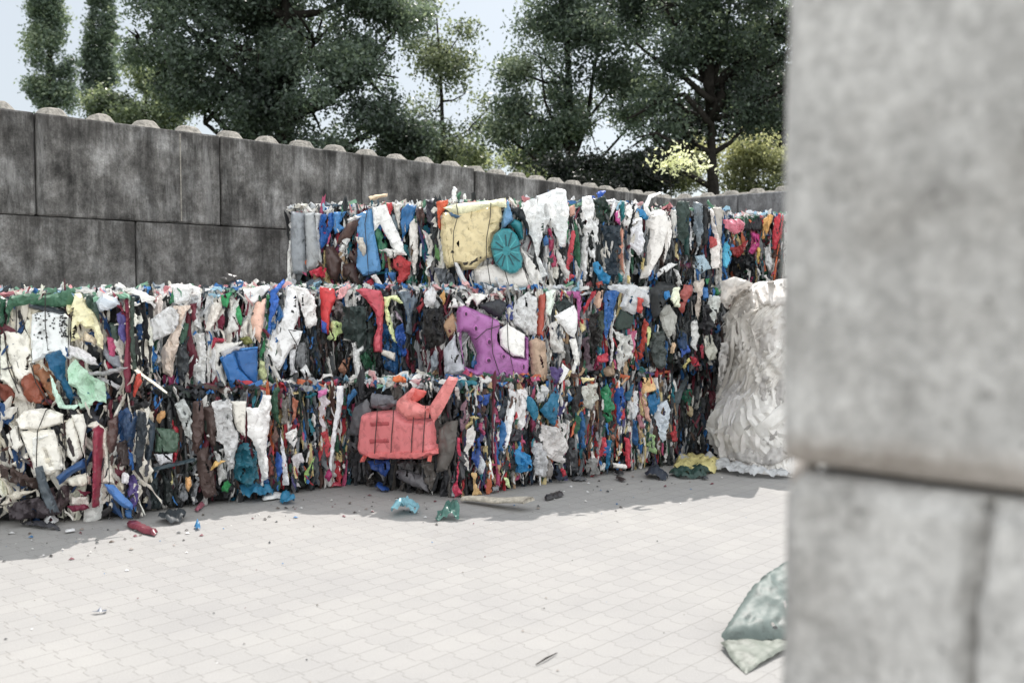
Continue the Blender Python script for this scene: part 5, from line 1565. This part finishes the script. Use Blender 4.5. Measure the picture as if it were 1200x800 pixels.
# ---------------------------------------------------------------- trees
def leaves(centres, per, spread, size, palette, rng, flat=.7, droop=.0):
    """centres: (n,4) x,y,z,tone -> verts, faces, colours"""
    n = len(centres)
    C = np.repeat(centres, per, axis=0)
    m = len(C)
    off = rng.normal(0, 1, (m, 3)) * spread * np.array([1, 1, flat])
    P = C[:, :3] + off
    P[:, 2] -= droop * (off[:, 0] ** 2 + off[:, 1] ** 2)
    a = rng.normal(0, 1, (m, 3)); a /= np.linalg.norm(a, axis=1)[:, None]
    b = np.cross(a, rng.normal(0, 1, (m, 3))); b /= np.linalg.norm(b, axis=1)[:, None]
    s = size * rng.uniform(.6, 1.35, (m, 1))
    V = np.empty((m, 4, 3))
    V[:, 0] = P - a * s; V[:, 1] = P + b * s * .55; V[:, 2] = P + a * s; V[:, 3] = P - b * s * .55
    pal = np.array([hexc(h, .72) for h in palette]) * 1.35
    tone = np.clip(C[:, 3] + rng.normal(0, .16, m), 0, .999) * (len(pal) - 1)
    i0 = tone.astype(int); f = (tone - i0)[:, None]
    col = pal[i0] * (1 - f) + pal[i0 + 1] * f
    return V.reshape(-1, 3), m, np.repeat(col, 4, axis=0)
def leaf_obj(name, V, m, col, parent, origin, mat=M_LEAF):
    me = bpy.data.meshes.new(name)
    me.vertices.add(m * 4); me.vertices.foreach_set('co', (V - np.array(origin)).ravel().astype(np.float32))
    me.loops.add(m * 4); me.loops.foreach_set('vertex_index', np.arange(m * 4, dtype=np.int32))
    me.polygons.add(m); me.polygons.foreach_set('loop_start', np.arange(0, m * 4, 4, dtype=np.int32)); me.polygons.foreach_set('loop_total', np.full(m, 4, dtype=np.int32))
    at = me.color_attributes.new('Col', 'FLOAT_COLOR', 'POINT')
    c = np.ones((m * 4, 4), dtype=np.float32); c[:, :3] = col
    at.data.foreach_set('color', c.ravel())
    me.materials.append(mat); me.update(); me.validate()
    o = bpy.data.objects.new(name, me); COL.objects.link(o)
    o.parent = parent
    return o
def tree(name, label, cat, Y, base_px, blobs, seed, trunk=None, limbs=(), ncl=900, per=34, spread=.22, size=.085, pal=('20302a', '2c3f34', '3c5240', '54684c'), group=None, dscale=1.0, flat=.7, core=0.0, tr=.22, trunk_top=None, solid=False, thr=0.0):
    per = int(per * 2.5); size = size * .58
    rng = np.random.default_rng(seed); rr = random.Random(seed)
    bx = at_depth(base_px, 342, Y)
    root_p = Vector((bx.x, Y, 0))
    root = empty(name, root_p); tag(root, label, cat, group)
    sc = Y / F
    tot = sum(b[2] * (b[3] if len(b) > 3 else b[2]) for b in blobs)
    cs = []
    limb_targets = []
    for b in blobs:
        px, py, r = b[:3]; ry = b[3] if len(b) > 3 else r; tone = b[4] if len(b) > 4 else .45
        dens = b[5] if len(b) > 5 else 1.0
        dy = rr.uniform(-.35, .35) * r * sc * dscale
        c = at_depth(px, py, Y + dy)
        k = max(3, int(ncl * r * ry / tot * dens))
        d = rng.normal(0, 1, (k, 3)); d /= np.linalg.norm(d, axis=1)[:, None]
        rad = rng.uniform(core, 1, k) ** (1 / 2.2)
        rad *= 1 + .18 * np.array([noise.noise(Vector(v) * 3 + Vector((seed, px, py))) for v in d])
        p = d * rad[:, None] * np.array([r * sc, r * sc * dscale, ry * sc])
        # clumps: pull positions towards a jittered lattice so gaps open
        p += rng.normal(0, .05, p.shape)
        w_ = p + np.array([c.x, c.y, c.z])
        keep = np.full(len(w_), True) if solid else np.array([noise.noise(Vector(v) * (1.1)) + .5 * noise.noise(Vector(v) * 2.7) > thr for v in w_])
        w_ = w_[keep]; p = p[keep]
        cl_ = np.array([noise.noise(Vector(v) * .9 + Vector((9, 4, seed))) for v in w_])
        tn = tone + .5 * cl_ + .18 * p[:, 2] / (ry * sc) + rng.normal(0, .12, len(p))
        cs.append(np.column_stack([w_, tn]))
        limb_targets.append((c, r * sc))
    Cn = np.vstack(cs)
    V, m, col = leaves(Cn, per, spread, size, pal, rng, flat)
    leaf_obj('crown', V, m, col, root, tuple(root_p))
    # trunk and limbs in one mesh
    A_V, A_F = [], []
    def add(pts, r, tp):
        v, f = tube(pts, r, 8, tp); k = len(A_V); A_V.extend(v); A_F.extend([tuple(i + k for i in q) for q in f])
    if trunk_top is None: trunk_top = min(b[1] for b in blobs if True) + 30
    tp = at_depth(base_px if trunk is None else trunk, trunk_top, Y)
    pts = []
    for i in range(9):
        t = i / 8; p = root_p.lerp(tp, t); p.x += .12 * math.sin(t * 5 + seed) * t; p.y += .1 * math.cos(t * 4 + seed) * t; pts.append(p)
    add(pts, tr, [1.25] + [1 - .8 * i / 8 for i in range(1, 9)])
    for lp in limbs:     # explicit limbs as pixel paths
        P = [at_depth(x, y, Y + dd) for x, y, dd in lp[1]]
        nP = []
        for i in range(len(P) - 1):
            for t in (0, .5): nP.append(P[i].lerp(P[i + 1], t) + Vector((rr.uniform(-1, 1), 0, rr.uniform(-1, 1))) * .04)
        nP.append(P[-1])
        add(nP, lp[0], [1 - .75 * i / (len(nP) - 1) for i in range(len(nP))])
    for c, r in limb_targets:
        st = min(pts, key=lambda q: abs(q.z - (c.z - abs(c.x - q.x) * .6)))
        mid = st.lerp(c, .5) + Vector((0, 0, -.1 * (c - st).length))
        if (c - st).length > .3: add([st, st.lerp(mid, .6), mid, mid.lerp(c, .6), c], tr * .28, [1, .8, .6, .45, .2])
        for _ in range(5):
            e = c + Vector((rr.uniform(-1, 1), rr.uniform(-1, 1), rr.uniform(-.8, 1))).normalized() * r * .85
            add([c, c.lerp(e, .5) + Vector((0, 0, .05)), e], tr * .1, [1, .7, .3])
    mesh_obj('trunk', A_V, A_F, M_BARK, root, tuple(root_p))
    return root
DK = ('35423b', '4a5c50', '627566', '88987f')
MD = ('3a4a40', '52665a', '6c7f68', '95a284')
LT = ('36442c', '526042', '78825c', 'a0a67c')
TG = 'broadleaf trees beyond the concrete wall'
PG = 'columnar poplars at the left'
tree('poplar', 'leftmost columnar poplar against the open sky', 'tree', 34, 62,
     [(56, -70, 15, 50, .4), (48, 8, 13, 34, .4), (62, 14, 12, 36, .45), (46, 58, 12, 30, .4), (60, 64, 12, 36, .35), (44, 102, 11, 18, .4), (58, 112, 15, 20, .35), (80, 85, 5, 28, .4), (79, 115, 6, 18, .4), (55, -20, 14, 40, .4)],
     1, None, ncl=430, per=30, spread=.15, size=.10, pal=MD, group=PG, tr=.2, trunk_top=-60, thr=-.45)
tree('poplar', 'second poplar from the left, with a thinner split crown', 'tree', 37, 118,
     [(111, 8, 4, 30, .45), (125, 4, 4, 28, .45), (107, 45, 6, 26, .4), (127, 40, 8, 30, .45), (105, 80, 7, 24, .4), (124, 85, 12, 30, .4), (112, 112, 13, 20, .35)],
     2, None, ncl=230, per=30, spread=.13, size=.10, pal=MD, group=PG, tr=.13, trunk_top=-15, thr=-.4)
tree('bushy_tree', 'yellow green bushy tree between the second poplar and the big dark tree', 'tree', 27, 165,
     [(140, 118, 26, 26, .6), (165, 100, 28, 24, .6), (192, 118, 26, 30, .45), (120, 128, 20, 16, .6), (205, 95, 20, 20, .5), (170, 140, 34, 18, .5)],
     3, ncl=480, per=34, spread=.18, size=.085, pal=('38463c', '52634a', '748260', '9da880'), group=TG, tr=.15, trunk_top=90)
tree('broad_tree', 'big dense dark tree rising behind the long left wall', 'tree', 21, 330,
     [(200, 20, 40, 34, .4), (175, -25, 36, 30, .45), (165, 52, 24, 18, .45), (250, -30, 55, 40, .4), (250, 60, 50, 44, .35), (230, 115, 40, 30, .3), (205, 80, 28, 26, .35), (310, 10, 60, 55, .35), (330, -60, 80, 45, .4), (300, 100, 52, 44, .28),
      (370, 50, 60, 55, .32), (365, 130, 55, 36, .28), (420, -10, 50, 45, .4), (425, 90, 48, 48, .3), (440, 150, 42, 34, .3), (470, 30, 34, 34, .45), (480, 170, 36, 22, .35), (290, 150, 44, 24, .28), (240, 145, 34, 20, .3), (400, 175, 50, 20, .3)],
     4, ncl=2250, per=38, spread=.17, size=.08, pal=DK, group=TG, dscale=1.3, tr=.38, trunk_top=-40)
tree('slender_tree', 'light airy tree with see-through crown at the right side of the big dark one', 'tree', 25, 515,
     [(500, 40, 26, 26, .6), (520, 75, 28, 26, .55), (545, 110, 24, 24, .6), (510, 130, 36, 30, .5), (560, 150, 24, 20, .55), (500, 180, 34, 18, .45), (540, 40, 16, 18, .6), (530, 180, 34, 16, .5), (575, 125, 16, 10, .6), (498, 5, 20, 12, .6), (460, 5, 30, 16, .5)],
     5, ncl=620, per=24, spread=.2, size=.085, pal=('2c3a30', '44533f', '6a7658', '8f987a'), group=TG, tr=.11, trunk_top=20, thr=.06)
tree('broad_tree', 'tall tree with bright gaps standing left of the thick forked trunk', 'tree', 24, 668,
     [(650, 25, 36, 34, .5), (690, -30, 60, 45, .5), (640, 75, 34, 30, .5), (610, 85, 26, 16, .55), (700, 45, 44, 36, .45), (655, 120, 40, 28, .4), (605, 125, 26, 22, .5), (720, 100, 40, 30, .42), (690, 150, 40, 24, .4), (640, 165, 36, 20, .45), (745, 140, 24, 16, .45), (590, 155, 20, 16, .5), (745, 0, 44, 44, .5)],
     6, ncl=1150, per=32, spread=.2, size=.085, pal=('313f37', '46594c', '607363', '909c84'), group=TG, dscale=1.2, thr=.04, tr=.2, trunk_top=-10,
     limbs=[(.07, [(668, 200, 0), (690, 130, .2), (700, 60, 0), (712, 0, 0)]), (.05, [(668, 190, 0), (640, 120, 0), (632, 60, 0)])])
tree('broad_tree', 'large spreading tree with a thick dark forked trunk at right', 'tree', 22, 838,
     [(800, 5, 50, 46, .45), (860, -20, 60, 46, .45), (905, 40, 44, 44, .4), (790, 65, 40, 26, .4), (870, 60, 36, 24, .55), (900, 110, 40, 30, .35), (780, 110, 34, 20, .42), (940, 90, 44, 50, .35), (850, 20, 44, 30, .5), (830, -60, 90, 40, .45), (765, 160, 34, 16, .3), (800, 150, 22, 16, .3), (880, 140, 30, 18, .35), (975, 20, 60, 60, .4)],
     7, ncl=1350, per=34, spread=.19, size=.082, pal=('2d3a33', '42534a', '5a6d5c', '8a9876'), group=TG, dscale=1.4, thr=.01, tr=.26, trunk_top=100,
     limbs=[(.16, [(836, 140, 0), (830, 100, -.2), (828, 50, 0), (826, 0, 0), (822, -40, 0)]), (.13, [(838, 130, 0), (850, 88, 0), (880, 62, .2), (915, 25, .2), (940, -10, 0)]),
            (.1, [(834, 110, 0), (815, 70, 0), (800, 40, -.3), (775, 0, -.3)]), (.08, [(834, 120, -.3), (800, 90, -.3), (765, 70, -.3), (745, 50, -.3)]),
            (.08, [(836, 150, -.4), (800, 110, -.4), (770, 120, -.4), (735, 140, -.4)]), (.06, [(832, 200, -.5), (800, 170, -.8), (770, 158, -.8), (745, 162, -.8)])])
UG = 'undergrowth shrubs behind the wall'
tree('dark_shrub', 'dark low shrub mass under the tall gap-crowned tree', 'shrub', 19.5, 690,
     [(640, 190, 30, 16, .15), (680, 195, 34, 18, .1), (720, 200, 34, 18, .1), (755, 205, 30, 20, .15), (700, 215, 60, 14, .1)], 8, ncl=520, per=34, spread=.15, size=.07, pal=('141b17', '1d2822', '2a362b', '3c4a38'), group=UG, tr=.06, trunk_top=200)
tree('pale_shrub', 'pale green shrubs in the sky gap right of the slender tree', 'shrub', 30, 580,
     [(560, 182, 26, 14, .6), (595, 188, 26, 12, .65), (625, 190, 18, 12, .6), (540, 190, 20, 10, .6), (590, 205, 60, 12, .5)], 9, ncl=330, per=30, spread=.18, size=.09, pal=('3c4a30', '5a6844', '7f8a5c', 'a2a97c'), group=UG, tr=.06, trunk_top=195)
tree('lit_shrub', 'sunlit yellowish hedge right of the thick forked trunk', 'shrub', 24.5, 885,
     [(865, 190, 26, 26, .6), (895, 180, 28, 24, .6), (925, 190, 30, 30, .5), (880, 215, 44, 16, .45), (815, 180, 22, 18, .5), (800, 205, 22, 16, .45), (960, 195, 34, 30, .5)], 10, ncl=520, per=32, spread=.16, size=.075, pal=('3c4632', '646c4c', '92956c', 'bcbc92'), group=UG, tr=.06, trunk_top=190)
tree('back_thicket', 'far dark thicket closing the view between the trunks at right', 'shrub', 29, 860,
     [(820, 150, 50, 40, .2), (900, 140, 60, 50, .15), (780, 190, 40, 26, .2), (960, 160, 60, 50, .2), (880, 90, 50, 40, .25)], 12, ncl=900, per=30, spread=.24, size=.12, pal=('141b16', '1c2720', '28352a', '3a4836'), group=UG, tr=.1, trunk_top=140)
tree('sapling', 'bright pale leaved sapling just behind the inner corner of the walls', 'sapling', 16.5, 783,
     [(785, 190, 14, 18, .7, 1.0), (770, 210, 14, 12, .7), (800, 208, 16, 10, .7), (815, 196, 8, 8, .7), (785, 172, 6, 10, .8), (763, 200, 8, 8, .7), (790, 222, 24, 8, .6), (745, 197, 6, 5, .7)], 11, ncl=95, per=9, spread=.11, size=.062, pal=('8a926a', 'b0b58c', 'd2d5b0', 'e6e6cc'), tr=.025, trunk_top=180)
